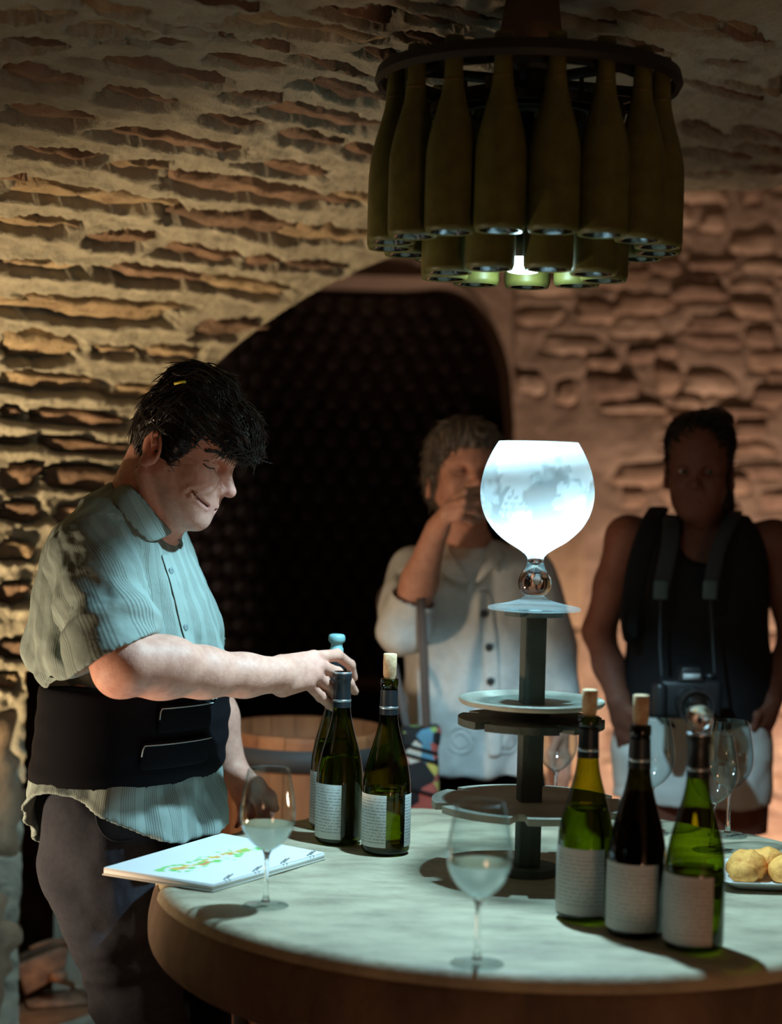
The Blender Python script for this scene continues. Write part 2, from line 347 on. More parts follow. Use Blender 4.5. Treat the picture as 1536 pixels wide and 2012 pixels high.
for i, sp in enumerate(stone_par):
    cs, ct, hl, dr, ht, sd, big = sp
    nu, nv = (22, 8) if not big else (20, 18)
    a = np.linspace(-1, 1, nu+1); b = np.linspace(-1, 1, nv+1)
    U, W = np.meshgrid(a, b, indexing='ij')
    # square -> rounded outline
    n = 3.5; r = np.maximum(abs(U), abs(W)); sh = edge_r(U, W, sd, n); k = np.where(sh > 1e-6, r/np.maximum(sh, 1e-6), 1)
    u2, v2 = U*k, W*k
    s = cs-u2*hl; t = ct+v2*ht+dr*.5*u2
    rim = np.clip((1-r)*2.2, 0, 1)
    if big: h = -.012+.02*np.clip((1-r)*6, 0, 1)+.006*fbm(s*9+sd, t*9, 4, 5)
    else:   # the face leans: set back at its lower edge, flush or proud at its upper
        h = -.012+.013*v2+.008*rim+.009*fbm(s*18+sd, t*30, 4, 5)+.006*np.abs(fbm(s*9+sd*2, t*22, 2, 6))
        h = np.where(r > .999, -.050, h)
    V = vault(s, t, h).reshape(-1, 3); I = np.arange(len(V)).reshape(U.shape)
    Q = np.stack([I[:-1, :-1], I[:-1, 1:], I[1:, 1:], I[1:, :-1]], -1).reshape(-1, 4)[:, ::-1]
    ob('stone', V, Q, M['ashlar'] if big else M['stone'][int(rng.choice(3, p=[.45, .27, .28]))], wall_left if ct < TS else ceiling)
# niche behind the man: jambs, head, back and the ledge the floodlight stands on
def niche_pt(s, t, dep): return vault(np.array(s), np.array(t), np.array(-dep))
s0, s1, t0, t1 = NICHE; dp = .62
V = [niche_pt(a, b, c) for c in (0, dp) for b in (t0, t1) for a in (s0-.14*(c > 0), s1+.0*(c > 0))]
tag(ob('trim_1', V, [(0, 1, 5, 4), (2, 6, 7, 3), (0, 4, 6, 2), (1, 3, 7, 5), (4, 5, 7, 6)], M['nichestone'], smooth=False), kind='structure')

# floor
g = 9
tag(ob('floor', [(-6, -2, 0), (7, -2, 0), (7, 9, 0), (-6, 9, 0)], [(0, 1, 2, 3)], M['floor'], smooth=False), kind='structure')

# ------------------------------------------------ the rear wall with its dark arched opening
RW = 6.0
OX, OH, OZ, OS = -.225, .631, 2.285, 1.80                   # opening: centre, half width, crown, springing
def open_z(x):
    q = np.clip((abs(x-OX)-(OH-.28))/.28, 0, 1)            # a flat crown on rounded shoulders
    return OS+(OZ-OS)*(1-q**2)**.5
RX0, RX1, RTOP = -1.6, 3.2, 2.85
def rear_stones():
    lst = []; z = .12; r2 = np.random.default_rng(21)
    while z < 2.8:
        hh = r2.uniform(.055, .10); x = -1.0+r2.uniform(0, .1)
        while x < 2.3:
            l = r2.uniform(.10, .27)
            xm, zm = x+l/2, z+hh/2
            ok = True
            if abs(xm-OX)-l/2 < OH+.27 and zm-hh/2 < OS+.02: ok = False          # jambs are dressed stone
            if abs(xm-OX)-l/2 < OH+.02 and zm-hh/2 < float(open_z(np.array(max(OX-OH, min(OX+OH, xm-l/2 if xm > OX else xm+l/2)))))+.05: ok = False
            if OX-OH-.1 < xm < OX+.36 and zm < 2.62: ok = False                    # smooth rendered band over the crown
            wz = .035*math.sin(xm*4.1+zm*2.3)+.02*math.sin(xm*9.7+zm*5.1+1)
            if ok and r2.random() > .10: lst.append((xm+r2.normal(0, .012), zm+wz+r2.normal(0, .008), l*.5-r2.uniform(.002, .016), hh*.5-r2.uniform(-.004, .012), r2.uniform(0, 99), r2.normal(0, .007)))
            x += l
        z += hh
    return lst
RS = rear_stones()
def rear_h(X, Z):
    h = .008*fbm(X*6, Z*8, 4, 31)+.003*fbm(X*30, Z*40, 2, 37)
    for (cx, cz, hl, ht, sd, of) in RS:
        m = (abs(X-cx) < hl+.02) & (abs(Z-cz) < ht+.02)
        if m.any():
            r = edge_r((X[m]-cx)/hl, (Z[m]-cz)/ht, sd, 5); h[m] -= .012*np.clip((1.12-r)/.2, 0, 1)
    return h
cols = np.unique(np.concatenate([np.linspace(RX0, OX-OH, 70), np.linspace(OX-OH, OX+OH, 80), np.linspace(OX+OH, 1.7, 100), np.linspace(1.7, RX1, 30)]))
fr = np.linspace(0, 1, 200)
ins = (cols > OX-OH-1e-9) & (cols < OX+OH+1e-9)
# left part, over-arch part, right part: three grids sharing their borders
def rear_grid(xs, zb):
    X = np.repeat(xs[:, None], len(fr), 1); Z = zb[:, None]+(RTOP-zb)[:, None]*fr[None]
    return X, Z
parts = []
for xs, arch in ((cols[cols <= OX-OH+1e-9], 0), (cols[ins], 1), (cols[cols >= OX+OH-1e-9], 0)):
    X, Z = rear_grid(xs, open_z(xs) if arch else np.zeros(len(xs)))
    Y = RW-rear_h(X, Z); V = np.stack([X, Y, Z], -1).reshape(-1, 3); I = np.arange(len(V)).reshape(X.shape)
    parts.append((V, np.stack([I[:-1, :-1], I[1:, :-1], I[1:, 1:], I[:-1, 1:]], -1).reshape(-1, 4)))
n = 0; Vs = []; Fs = []
for v, f in parts: Vs.append(v); Fs.append(f+n); n += len(v)
# reveal of the opening
xa = np.linspace(OX-OH, OX+OH, 60); za = open_z(xa)
rim = np.concatenate([[[OX-OH, 0]], np.stack([xa, za], 1), [[OX+OH, 0]]])
rv = np.concatenate([np.c_[rim[:, 0], np.full(len(rim), RW-.02), rim[:, 1]], np.c_[rim[:, 0], np.full(len(rim), RW+.45), rim[:, 1]]])
k = len(rim); rf = np.array([(i, i+1, i+1+k, i+k) for i in range(k-1)])
Vs.append(rv); Fs.append(rf+n)
wall_rear = tag(ob('wall_rear', np.concatenate(Vs), np.concatenate(Fs), M['rmortar']), kind='structure')
r3 = np.random.default_rng(5)
for (cx, cz, hl, ht, sd, of) in RS:
    if cx > 1.75 or cx < -.9: continue
    a = np.linspace(-1, 1, 9); b = np.linspace(-1, 1, 6); U, W = np.meshgrid(a, b, indexing='ij')
    r = np.maximum(abs(U), abs(W)); sh = edge_r(U, W, sd, 5); k = np.where(sh > 1e-6, r/np.maximum(sh, 1e-6), 1)
    x = cx+U*k*hl; z = cz+W*k*ht
    h = .002+of*.7+.006*np.clip((1-r)*2.5, 0, 1)+.007*fbm(x*14+sd, z*20, 3, 41); h = np.where(r > .999, -.022, h)
    V = np.stack([x, RW-h, z], -1).reshape(-1, 3); I = np.arange(len(V)).reshape(U.shape)
    ob('stone', V, np.stack([I[:-1, :-1], I[1:, :-1], I[1:, 1:], I[:-1, 1:]], -1).reshape(-1, 4), M['rstone'][int(r3.choice(3))], wall_rear)
# dressed jamb of the opening: tall blocks, standing proud of the rubble
z = 0
for hgt in (.62, .50, .48):
    v, f = box(OX+OH-.005, OX+OH+.245, RW-.05, RW+.1, z+.004, z+hgt-.004); z += hgt
    o = ob('jamb_block', v, f, M['ashlar'], wall_rear, smooth=False)
    bv = o.modifiers.new('bevel', 'BEVEL'); bv.width = .012; bv.segments = 3
# rear chamber: ceiling, side walls; dark cellar beyond the opening
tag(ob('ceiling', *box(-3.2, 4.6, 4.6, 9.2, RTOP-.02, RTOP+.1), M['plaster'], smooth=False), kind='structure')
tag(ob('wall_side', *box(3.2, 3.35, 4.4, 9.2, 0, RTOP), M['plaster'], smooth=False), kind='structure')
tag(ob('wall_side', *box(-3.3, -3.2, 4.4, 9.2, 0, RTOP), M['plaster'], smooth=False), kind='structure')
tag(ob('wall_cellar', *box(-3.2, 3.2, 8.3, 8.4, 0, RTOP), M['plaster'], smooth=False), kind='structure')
# outer skin of the near vault beyond its edge, so that the vault has thickness
tv = np.linspace(0, _T[-1], 120); S0 = np.zeros_like(tv)
e0 = vault(S0, tv, S0+.004); e1 = vault(S0, tv, S0-.30); e1[:, 1] = e0[:, 1]+.0
V = np.concatenate([e0, e1]); n = len(tv)
tag(ob('trim_2', V, np.array([(i, i+1, i+1+n, i+n) for i in range(n-1)]), M['mortar']), kind='structure')

# ================================================================== OBJECTS
def rot(a): return np.array([[math.cos(a), -math.sin(a), 0], [math.sin(a), math.cos(a), 0], [0, 0, 1]])
# ---------------------------------------------------------------- the round table
TX, TY, TR = .235, 2.88, .597
t = thing('round_table', 'large round wooden tasting table with a worn pale top', 'table', (TX, TY, 0))
na = 180; rr = np.concatenate([np.linspace(0, .5, 26), np.linspace(.52, TR-.016, 8), TR+np.array([-.010, -.005, -.001, .0015])])
dz = np.concatenate([np.zeros(34), [-.002, -.006, -.012, -.022]])
A = np.linspace(0, 2*math.pi, na, endpoint=False)
R_, A_ = np.meshgrid(rr, A, indexing='ij')
chip = np.clip(fbm(A_*9, R_*0+2, 4, 51)-.35, 0, 1)*.012*(R_ > TR-.03)
Z = TABLE_Z+dz[:, None]+.0012*fbm(R_*np.cos(A_)*7, R_*np.sin(A_)*7, 3, 55)*(R_ < TR-.03)-chip*.8
Rr = R_-chip*.8
V = np.stack([Rr*np.cos(A_), Rr*np.sin(A_), Z], -1).reshape(-1, 3); I = np.arange(len(V)).reshape(R_.shape)
Q = np.stack([I[:-1], I[1:], np.roll(I, -1, 1)[1:], np.roll(I, -1, 1)[:-1]], -1).reshape(-1, 4)
ob('tabletop', V, Q, M['tabletop'], t)
ob('table_apron', *lathe(smooth_prof([(TR-.004, TABLE_Z-.018), (TR+.004, TABLE_Z-.03), (TR+.012, TABLE_Z-.07), (TR+.008, TABLE_Z-.11), (TR-.03, TABLE_Z-.135), (TR-.1, TABLE_Z-.14)]), 120), M['tableside'], t)
nst = 24
for i in range(nst):                                     # the cask the top rests on
    a0 = 2*math.pi*i/nst; prof = smooth_prof([(.43, .0), (.46, .2), (.475, .42), (.465, .64), (.44, TABLE_Z-.138)], 1)
    ob('stave', *lathe(prof, 3, a0=a0+.006, a1=a0+2*math.pi/nst-.006), M['barrel'], t)
for z, r in ((.70, .464), (.18, .462)):
    ob('hoop', *lathe([(r-.01, z), (r+.004, z), (r+.004, z+.05), (r-.01, z+.05)], 64), M['hoop'], t)

# ---------------------------------------------------------------- tiered stand and its giant snifter
SX, SY = .236, 2.885
st = thing('tiered_stand', 'dark wooden tiered stand with notched round discs in the middle of the table', 'stand', (SX, SY, TABLE_Z+.0016))
def disc(r, th, slots, depth=.03, wid=.013, off=.2, n=144):
    out = []
    for i in range(n):
        a = 2*math.pi*i/n; k = r
        for s in range(slots):
            dlt = (a-off-2*math.pi*s/slots+math.pi) % (2*math.pi)-math.pi
            if abs(dlt)*r < wid/2+.002: k = r-depth
        out.append((k*math.cos(a), k*math.sin(a)))
    V = [(x, y, z) for z in (0, th) for x, y in out]+[(0, 0, 0), (0, 0, th)]
    F = []
    for i in range(n):
        j = (i+1) % n
        F += [(i, j, n+j, n+i), (2*n, j, i), (2*n+1, n+i, n+j)]
    return V, F
def up(vf, z): return [(x, y, q+z) for x, y, q in vf[0]], vf[1]
ob('foot_plate', *disc(.05, .012, 0), M['postwood'], st, smooth=40)
pv, pf = box(-.018, .018, -.018, .018, .01, .424)
o = ob('post', pv, pf, M['postwood'], st, smooth=False, col=None); o.rotation_euler[2] = .16
bv = o.modifiers.new('bevel', 'BEVEL'); bv.width = .003; bv.segments = 2
ob('lower_disc', *up(disc(.158, .011, 6, .036, .011, off=.35), .106), M['discwood'], st, smooth=40)
ob('middle_disc', *up(disc(.119, .012, 5, .03, .012, off=.1), .240), M['postwood'], st, smooth=40)
pl = lathe(smooth_prof([(.0, .2755), (.055, .2755), (.070, .2765), (.074, .2805), (.078, .2765), (.100, .2775), (.107, .282), (.112, .284), (.118, .284), (.1195, .279), (.112, .272), (.0, .270)], 2), 72)
ob('upper_plate', *pl, M['discwood'], st)
ob('collar', *lathe([(.024, .252), (.030, .258), (.030, .266), (.024, .270)], 24), M['postwood'], st)
ob('top_disc', *up(disc(.048, .008, 3, .014, .010, off=2.2), .418), M['postwood'], st, smooth=40)

GZ = TABLE_Z+.4285
gl = thing('giant_snifter', 'oversized frosted snifter glass with etched blossoms on top of the stand', 'glass', (SX, SY, GZ))
gfoot = ob('foot', *lathe(smooth_prof([(0, .0), (.074, .0), (.076, .003), (.074, .006), (.045, .011), (.022, .018), (.013, .026)], 2), 56), None, gl)
ob('knob', *lathe(smooth_prof([(.011, .024), (.020, .026), (.027, .036), (.0275, .049), (.022, .062), (.014, .074), (.012, .084), (.020, .094)], 2), 48), M['stem'], gl)
bp = smooth_prof([(.014, .088), (.026, .098), (.056, .115), (.083, .145), (.094, .185), (.088, .225), (.075, .255), (.064, .273)], 3)
nb = 160; bv_, bf_ = lathe(bp, nb)
bvn = np.array(bv_)
fr_ = np.ones(len(bvn))
ang = np.arctan2(bvn[:, 0], -bvn[:, 1]); zz = bvn[:, 2]      # 0 faces the room's front
X2 = ang*.088; Z2 = zz-.185
def clr(v): global fr_; fr_ = np.minimum(fr_, v)
wob = .008*fbm(X2*60, Z2*60, 3, 61)
# a clear band of leaves, with frosted blossoms and grapes left standing in it
leaf = np.abs(Z2+.005+wob*1.5-.012*np.sin(X2*40))-(.034+.014*np.sin(X2*55+.6))
clr(np.clip(leaf/.006, 0, 1)*.65+.35)
clr(np.clip((np.abs(Z2+.046+wob*.4)-.003)/.002, .45, 1))
for cx, cz, R in ((.045, -.002, .032), (-.19, .0, .03), (.20, .004, .03)):
    dx, dz_ = X2-cx, Z2-cz; r = np.hypot(dx, dz_); th = np.arctan2(dz_, dx)
    pet = r-R*(.35+.65*np.abs(np.cos(2.5*th+.5))**.55)
    fr_ = np.maximum(fr_, np.clip(-pet/.002, 0, 1)*(.80+.20*np.clip(r/R*2.2-.3, 0, 1)))
for bx in (-.045, .13, -.13):
    for i in range(5):
        for j in range(5-i):
            r = np.hypot(X2-bx-(j-(4-i)/2)*.0115, Z2+.028-i*.0105)
            fr_ = np.maximum(fr_, np.clip((.0065-r)/.0015, 0, 1)*.95)
m = bpy.data.materials.new('frosted_etched_glass'); m.use_nodes = True; nt = m.node_tree; nt.nodes.remove(nt.nodes['Principled BSDF'])
at = nt.nodes.new('ShaderNodeAttribute'); at.attribute_name = 'Col'
df = nt.nodes.new('ShaderNodeBsdfDiffuse'); df.inputs[0].default_value = (.94, .95, .95, 1)
tl = nt.nodes.new('ShaderNodeBsdfTranslucent'); tl.inputs[0].default_value = (.94, .95, .95, 1)
ms = nt.nodes.new('ShaderNodeMixShader'); ms.inputs[0].default_value = .55
tr = nt.nodes.new('ShaderNodeBsdfTransparent'); tr.inputs[0].default_value = (.86, .95, .97, 1)
ms2 = nt.nodes.new('ShaderNodeMixShader'); mr = nt.nodes.new('ShaderNodeMapRange'); mr.inputs[3].default_value = .95; mr.inputs[4].default_value = .36
nt.links.new(df.outputs[0], ms.inputs[1]); nt.links.new(tl.outputs[0], ms.inputs[2])
nt.links.new(at.outputs['Fac'], mr.inputs[0]); nt.links.new(mr.outputs[0], ms2.inputs[0])
nt.links.new(ms.outputs[0], ms2.inputs[1]); nt.links.new(tr.outputs[0], ms2.inputs[2]); nt.links.new(ms2.outputs[0], nt.nodes['Material Output'].inputs[0])
M['frost'] = m
ob('bowl', bv_, bf_, m, gl, col=np.repeat(fr_[:, None], 3, 1))
m2 = m.copy(); m2.name = 'frosted_foot_glass'
gfoot.data.materials.append(m2)
a = gfoot.data.color_attributes.new('Col', 'FLOAT_COLOR', 'POINT'); a.data.foreach_set('color', np.full(len(gfoot.data.vertices)*4, .22, np.float32))

# ---------------------------------------------------------------- bottles
def label_mat(name, paper, ink, lines, seed):
    m = bpy.data.materials.new(name); m.use_nodes = True; nt = m.node_tree; b = nt.nodes['Principled BSDF']; b.inputs['Roughness'].default_value = .7
    tc = nt.nodes.new('ShaderNodeTexCoord'); sp = nt.nodes.new('ShaderNodeSeparateXYZ'); nt.links.new(tc.outputs['Object'], sp.inputs[0])
    def mth(op, a, b_=None):
        n = nt.nodes.new('ShaderNodeMath'); n.operation = op
        for i, q in enumerate((a, b_)):
            if q is None: continue
            if isinstance(q, (int, float)): n.inputs[i].default_value = q
            else: nt.links.new(q, n.inputs[i])
        return n.outputs[0]
    z = sp.outputs['Z']
    row = mth('FRACT', mth('MULTIPLY', z, lines))
    inrow = mth('MULTIPLY', mth('GREATER_THAN', row, .38), mth('LESS_THAN', row, .78))
    cb = nt.nodes.new('ShaderNodeCombineXYZ'); nt.links.new(mth('MULTIPLY', sp.outputs['X'], 420), cb.inputs[0]); nt.links.new(mth('FLOOR', mth('MULTIPLY', z, lines)), cb.inputs[1]); nt.links.new(mth('MULTIPLY', sp.outputs['Y'], 420), cb.inputs[2])
    nz = nt.nodes.new('ShaderNodeTexNoise'); nz.inputs['Scale'].default_value = 1; nz.inputs['Detail'].default_value = 1; nt.links.new(cb.outputs[0], nz.inputs[0])
    word = mth('GREATER_THAN', nz.outputs[0], .44)
    band = mth('MULTIPLY', mth('GREATER_THAN', z, .022), mth('LESS_THAN', z, .098))
    k = mth('MULTIPLY', mth('MULTIPLY', inrow, word), band)
    mx = nt.nodes.new('ShaderNodeMix'); mx.data_type = 'RGBA'; mx.inputs[6].default_value = (*paper, 1); mx.inputs[7].default_value = (*ink, 1)
    nt.links.new(k, mx.inputs[0]); nt.links.new(mx.outputs[2], b.inputs['Base Color'])
    return m
M['labelA'] = label_mat('cream_bottle_label', (.66, .67, .62), (.36, .37, .35), 190, 1)
M['labelB'] = label_mat('grey_bottle_label', (.56, .53, .50), (.36, .34, .32), 170, 2)
PB = [(0, .006), (.030, .004), (.038, .002), (.0408, .008), (.0412, .03), (.0412, .11), (.0400, .128), (.034, .158), (.025, .188), (.0180, .214), (.0152, .236), (.0143, .262), (.0140, .281)]
PBs = smooth_prof(PB[3:], 2)
def prof_r(z, P=None):
    P = P or PBs
    return float(np.interp(z, [p[1] for p in P], [p[0] for p in P]))
def bottle(label, x, y, labels, fill, foil=True, cork=0, kind='white', lmat='labelA', ht=1.0, stopper=None, name='wine_bottle', rim_open=False):
    b = thing(name, label, 'bottle', (x, y, TABLE_Z+.0005), 'open wine bottles on the table')
    g = M['bottle'] if kind == 'white' else M['redbottle']
    prof = [(0.0, .020), (.012, .016), (.028, .005), (.036, .0005)]+PBs
    prof = [(r, z*ht) for r, z in prof]+[(.0140, .2815*ht), (.0152, .283*ht), (.0155, .289*ht), (.0150, .2965*ht), (.0125, .297*ht), (.0095, .2955*ht), (.0092, .27*ht)]
    ob('glass', *lathe(prof, 48), g, b)
    zs = [.004, .012, .03, .06, .09, .11]+[z for z in np.linspace(.115, fill, 10) if z < fill]+[fill]
    pw = [(.0, .022), (.028, .008)]+[(prof_r(z)-.0028, z*ht) for z in zs if z >= .010]
    pw = pw+[(pw[-1][0]-.001, fill*ht+.0004), (0, fill*ht+.0003)]
    ob('wine', *lathe(pw, 40), M['bottlewine'] if kind == 'white' else M['redwine'], b)
    if foil:
        z0, z1 = .236*ht, (.2975 if not cork or rim_open else .280)*ht
        fp = [(prof_r(z0/ht)+.0008, z0), (prof_r(.25)+.0009, .25*ht), (.0152, .262*ht), (.0150, z1-.002)]
        if z1 > .29*ht: fp = fp[:-1]+[(.0149, .281*ht), (.0164, .284*ht), (.0166, .291*ht), (.0160, z1)]
        fo = ob('foil', *lathe(fp, 32), M['foil'], b)
        ob('foil_band', *lathe([(.0158, .246*ht), (.0163, .2465*ht), (.0161, .2495*ht), (.0155, .25*ht)], 32), M['band'], fo)
        if z1 > .29*ht: ob('foil_rim', *lathe([(.0165, z1-.003), (.0168, z1-.0015), (.0162, z1), (.0148, z1+.0003)], 32), M['band'], fo)
    if cork:
        ob('cork', *lathe([(.0090, .27*ht), (.0092, .297*ht), (.0112, .303*ht), (.0116, .297*ht+cork*.6), (.0114, .297*ht+cork-.001), (.0105, .297*ht+cork), (0, .297*ht+cork)], 28), M['cork'], b)
    for a0, a1, z0, z1 in labels:
        V, F = lathe([(.0417, z0), (.0419, z0+.001), (.0419, z1-.001), (.0417, z1)], 20, a0=math.radians(a0-90), a1=math.radians(a1-90))
        ob('label', V, F, M[lmat], b)
    if stopper:
        ob('stopper', *lathe(smooth_prof([(.008, .28*ht), (.009, .300*ht), (.0125, .304*ht), (.0125, .316*ht), (.010, .320*ht), (.0105, .326*ht), (.0150, .329*ht), (.0155, .338*ht), (.012, .342*ht), (0, .342*ht)], 1), 28), M['stopper'], b)
    return b
M['stopper'] = mat('teal_rubber_stopper', (.20, .40, .40), .5)
bottle('open white wine bottle with black capsule, in front of the hand of the man', -.077, 3.095, [(-92, 6, .012, .106)], .150, rim_open=True)
bottle('white wine bottle with a pale cork sticking up, right of the gripped bottles', .005, 3.016, [(-92, 0, .016, .104), (48, 150, .016, .104)], .100, cork=.042)
bottle('green bottle with teal stopper whose neck the man grips, behind another bottle', -.092, 3.217, [(-100, -30, .012, .106)], .155, stopper=True, ht=1.03, foil=True, rim_open=True)
bottle('corked green bottle at the left of the three dark-labelled bottles', .297, 2.596, [(-95, 35, .012, .108)], .165, cork=.038, lmat='labelB')
bottle('dark red wine bottle with a tall cork, middle of the front three', .360, 2.510, [(-95, 38, .012, .106)], .20, cork=.042, kind='red', lmat='labelB')
bottle('uncorked green bottle with clear glassy stopper, rightmost of the front three', .431, 2.442, [(-95, 27, .012, .106)], .108, lmat='labelB', rim_open=True)
# the glassy ball stopper of the rightmost bottle
bpy.data.objects['wine_bottle.005']
o = ob('glass_stopper', *lathe(smooth_prof([(.008, .285), (.0085, .300), (.012, .303), (.018, .312), (.0185, .322), (.012, .332), (0, .335)], 2), 28), M['stem'], bpy.data.objects['wine_bottle.005'])

# ---------------------------------------------------------------- wine glasses
def wine_glass(label, x, y, k=1.0, wine=0.0, ref=[None]):
    g = thing('wine_glass', label, 'glass', (x, y, TABLE_Z+.0006), 'tasting glasses on the table')
    bw = smooth_prof([(.0035, .082), (.010, .084), (.026, .096), (.039, .116), (.0425, .137), (.0395, .165), (.0345, .190), (.0315, .204)], 3)
    inner = [(max(r-.0012, .001), z+.0012) for r, z in bw[4:]]
    ob('bowl', *lathe([(r*k, z*k) for r, z in bw]+[(bw[-1][0]*k-.0005, bw[-1][1]*k+.0005)]+[(r*k, z*k) for r, z in inner[::-1]], 48), M['glass'], g)
    ob('stem', *lathe([(r*k, z*k) for r, z in smooth_prof([(0, .006), (.008, .006), (.0045, .012), (.0032, .03), (.0032, .065), (.0042, .078), (.008, .0835), (0, .085)], 2)], 24), M['stem'], g)
    ob('foot', *lathe([(r*k, z*k) for r, z in smooth_prof([(0, .0005), (.034, .0005), (.035, .0015), (.033, .0022), (.012, .005), (.0, .0062)], 2)], 40), M['glass'], g)
    if wine:
        rs = [(p[0]*k-.0016, p[1]*k+.0014) for p in bw if p[1] > .0845 and p[1] < wine]
        zt = wine*k+.0014; rt = float(np.interp(wine, [p[1] for p in bw], [p[0] for p in bw]))*k-.0016
        ob('wine', *lathe([(0, .0862*k)]+rs+[(rt, zt), (rt*.9, zt-.0003), (0, zt-.0003)], 40), M['wine'], g)
    return g
g1 = PX(541, 1787, 2.62)
wine_glass('wine glass with a little white wine standing beside the notebook', -.170, 2.618, .99, .122)
wine_glass('wine glass with a little white wine at the front of the table', .128, 2.330, 1.04, .128)
wine_glass('empty wine glass behind the stand and the corked green bottle', .330, 3.42, .97)
wine_glass('empty wine glass seen behind the dark red wine bottle', .487, 3.24, 1.02)
wine_glass('empty wine glass at the back right, nearer of an overlapping pair', .575, 3.10, 1.0)
wine_glass('empty wine glass at the back right, farther of an overlapping pair', .628, 3.235, 1.03)

# ---------------------------------------------------------------- notebook
nbk = thing('ring_notebook', 'white ring-bound notebook lying open on the near left table edge', 'notebook', (0, 0, 0))
cl_, ct_, cr_, cf_ = [np.array(p) for p in ((-.437, 2.790), (-.279, 3.082), (-.096, 2.944), (-.255, 2.694))]
def slab(z0, z1, grow=0):
    c = (cl_+ct_+cr_+cf_)/4; q = [c+(p-c)*(1+grow) for p in (cl_, ct_, cr_, cf_)]
    return [(p[0], p[1], z) for z in (z0, z1) for p in q], [(3, 2, 1, 0), (4, 5, 6, 7), (0, 1, 5, 4), (1, 2, 6, 5), (2, 3, 7, 6), (3, 0, 4, 7)]
M['paper'] = mat('white_paper', (.80, .80, .78), .7)
M['cover'] = mat('cream_card_cover', (.62, .60, .52), .6)
ob('back_cover', *slab(TABLE_Z+.0015, TABLE_Z+.0035, .012), M['cover'], nbk, smooth=False)
ob('page_block', *slab(TABLE_Z+.0038, TABLE_Z+.0125), M['paper'], nbk, smooth=False)
m = bpy.data.materials.new('sketched_page'); m.use_nodes = True; nt = m.node_tree; b = nt.nodes['Principled BSDF']; b.inputs['Roughness'].default_value = .7
at = nt.nodes.new('ShaderNodeAttribute'); at.attribute_name = 'Col'; nt.links.new(at.outputs['Color'], b.inputs['Base Color'])
ni, nj = 110, 80
U, W = np.meshgrid(np.linspace(0, 1, ni), np.linspace(0, 1, nj), indexing='ij')   # U: front edge -> back along the sheet, W across
P4 = (cf_[None, None]*(1-U[..., None])*(1-W[..., None])+cr_*(U[..., None])*(1-W[..., None])+cl_*(1-U[..., None])*W[..., None]+ct_*U[..., None]*W[..., None])
colr = np.ones(U.shape+(3,))*.80; nzv = fbm(U*30, W*22, 3, 71)
def ink(mask, c): colr[mask] = c
ink((abs(W-.52-.03*np.sin(U*14)) < .045+.03*nzv) & (U > .16) & (U < .80) & (nzv > -.25), (.78, .52, .10))
ink((abs(W-.46-.03*np.sin(U*18+1)) < .022+.05*nzv) & (U > .12) & (U < .86) & (nzv > .0), (.22, .62, .14))
ink((abs(W-.60+.02*np.sin(U*18+1)) < .018+.03*nzv) & (U > .08) & (U < .7) & (nzv > .1), (.25, .64, .18))
ink((abs(U-.14) < .02) & (abs(W-.52) < .035), (.15, .60, .12)); ink((abs(U-.84) < .018) & (abs(W-.45) < .05), (.15, .60, .12))
ink((abs(W-.5-.03*np.sin(U*14)) < .018) & (U > .2) & (U < .75) & (nzv > .25), (.75, .25, .12))
V = np.concatenate([P4, np.full(U.shape+(1,), TABLE_Z+.0132)], -1).reshape(-1, 3); I = np.arange(len(V)).reshape(U.shape)
ob('sketched_page', V, np.stack([I[:-1, :-1], I[1:, :-1], I[1:, 1:], I[:-1, 1:]], -1).reshape(-1, 4)[:, ::-1], m, nbk, col=colr.reshape(-1, 3))
M['wire'] = mat('binding_wire', (.55, .58, .60), .3, metal=.9)
ed = (cr_-cf_); en = (cl_-cf_)/np.linalg.norm(cl_-cf_)
for q in (.12, .15, .37, .40, .62, .65, .87, .90):
    c = cf_+ed*q; pts = []
    for k in range(15):
        a = -2.3+4.9*k/14; pts.append(np.r_[c+en*(.006+.009*math.cos(a+1.57+1.2)), TABLE_Z+.0125+.0075*math.sin(a+1.2)+.002])
    ob('binding_ring', *tube(pts, .0011, 5), M['wire'], nbk)

# ---------------------------------------------------------------- plate of cheese puffs
plx, ply = .675, 2.865
pt = thing('serving_plate', 'white oblong serving plate at the right end of the table', 'plate', (plx, ply, TABLE_Z+.0005), rz=-.03)
def rrect(a, b, r, n=6):
    out = []
    for sx, sy, a0 in ((1, 1, 0), (-1, 1, 90), (-1, -1, 180), (1, -1, 270)):
        for k in range(n+1):
            t_ = math.radians(a0+90*k/n); out.append((sx*(a-r)+r*math.cos(t_), sy*(b-r)+r*math.sin(t_)))
    return out
rings = [(.0, .0, .0), (.112, .062, 0.0), (.118, .068, .003), (.134, .084, .013), (.142, .092, .0165), (.141, .091, .0175), (.133, .083, .0155), (.116, .066, .006), (.0, .0, .0045)]
V, F = [], []
base = rrect(1, 1, .25)
for (a_, b_, z_) in rings:
    q = rrect(max(a_, 1e-4), max(b_, 1e-4), max(min(a_, b_)*.3, 3e-5)); V += [(x, y, z_) for x, y in q]
k = len(q)
for j in range(len(rings)-1):
    for i in range(k): F.append((j*k+i, j*k+(i+1) % k, (j+1)*k+(i+1) % k, (j+1)*k+i))
ob('dish', V, F, M['linen'], pt)
def lump(r, sq, seed, n=22):
    V, F = [], []; m_ = 14
    for j in range(m_+1):
        ph = math.pi*j/m_
        for i in range(n):
            th = 2*math.pi*i/n; d = np.array([math.sin(ph)*math.cos(th), math.sin(ph)*math.sin(th), math.cos(ph)])
            k = 1+.13*mnoise.noise(Vector(d*2.1+seed*7))+.06*mnoise.noise(Vector(d*6+seed*3)); p = d*r*k; p[2] *= sq
            if p[2] < -r*.45: p[2] = -r*.45
            V.append(tuple(p))
    for j in range(m_):
        for i in range(n): F.append((j*n+i, (j+1)*n+i, (j+1)*n+(i+1) % n, j*n+(i+1) % n))
    return V, F
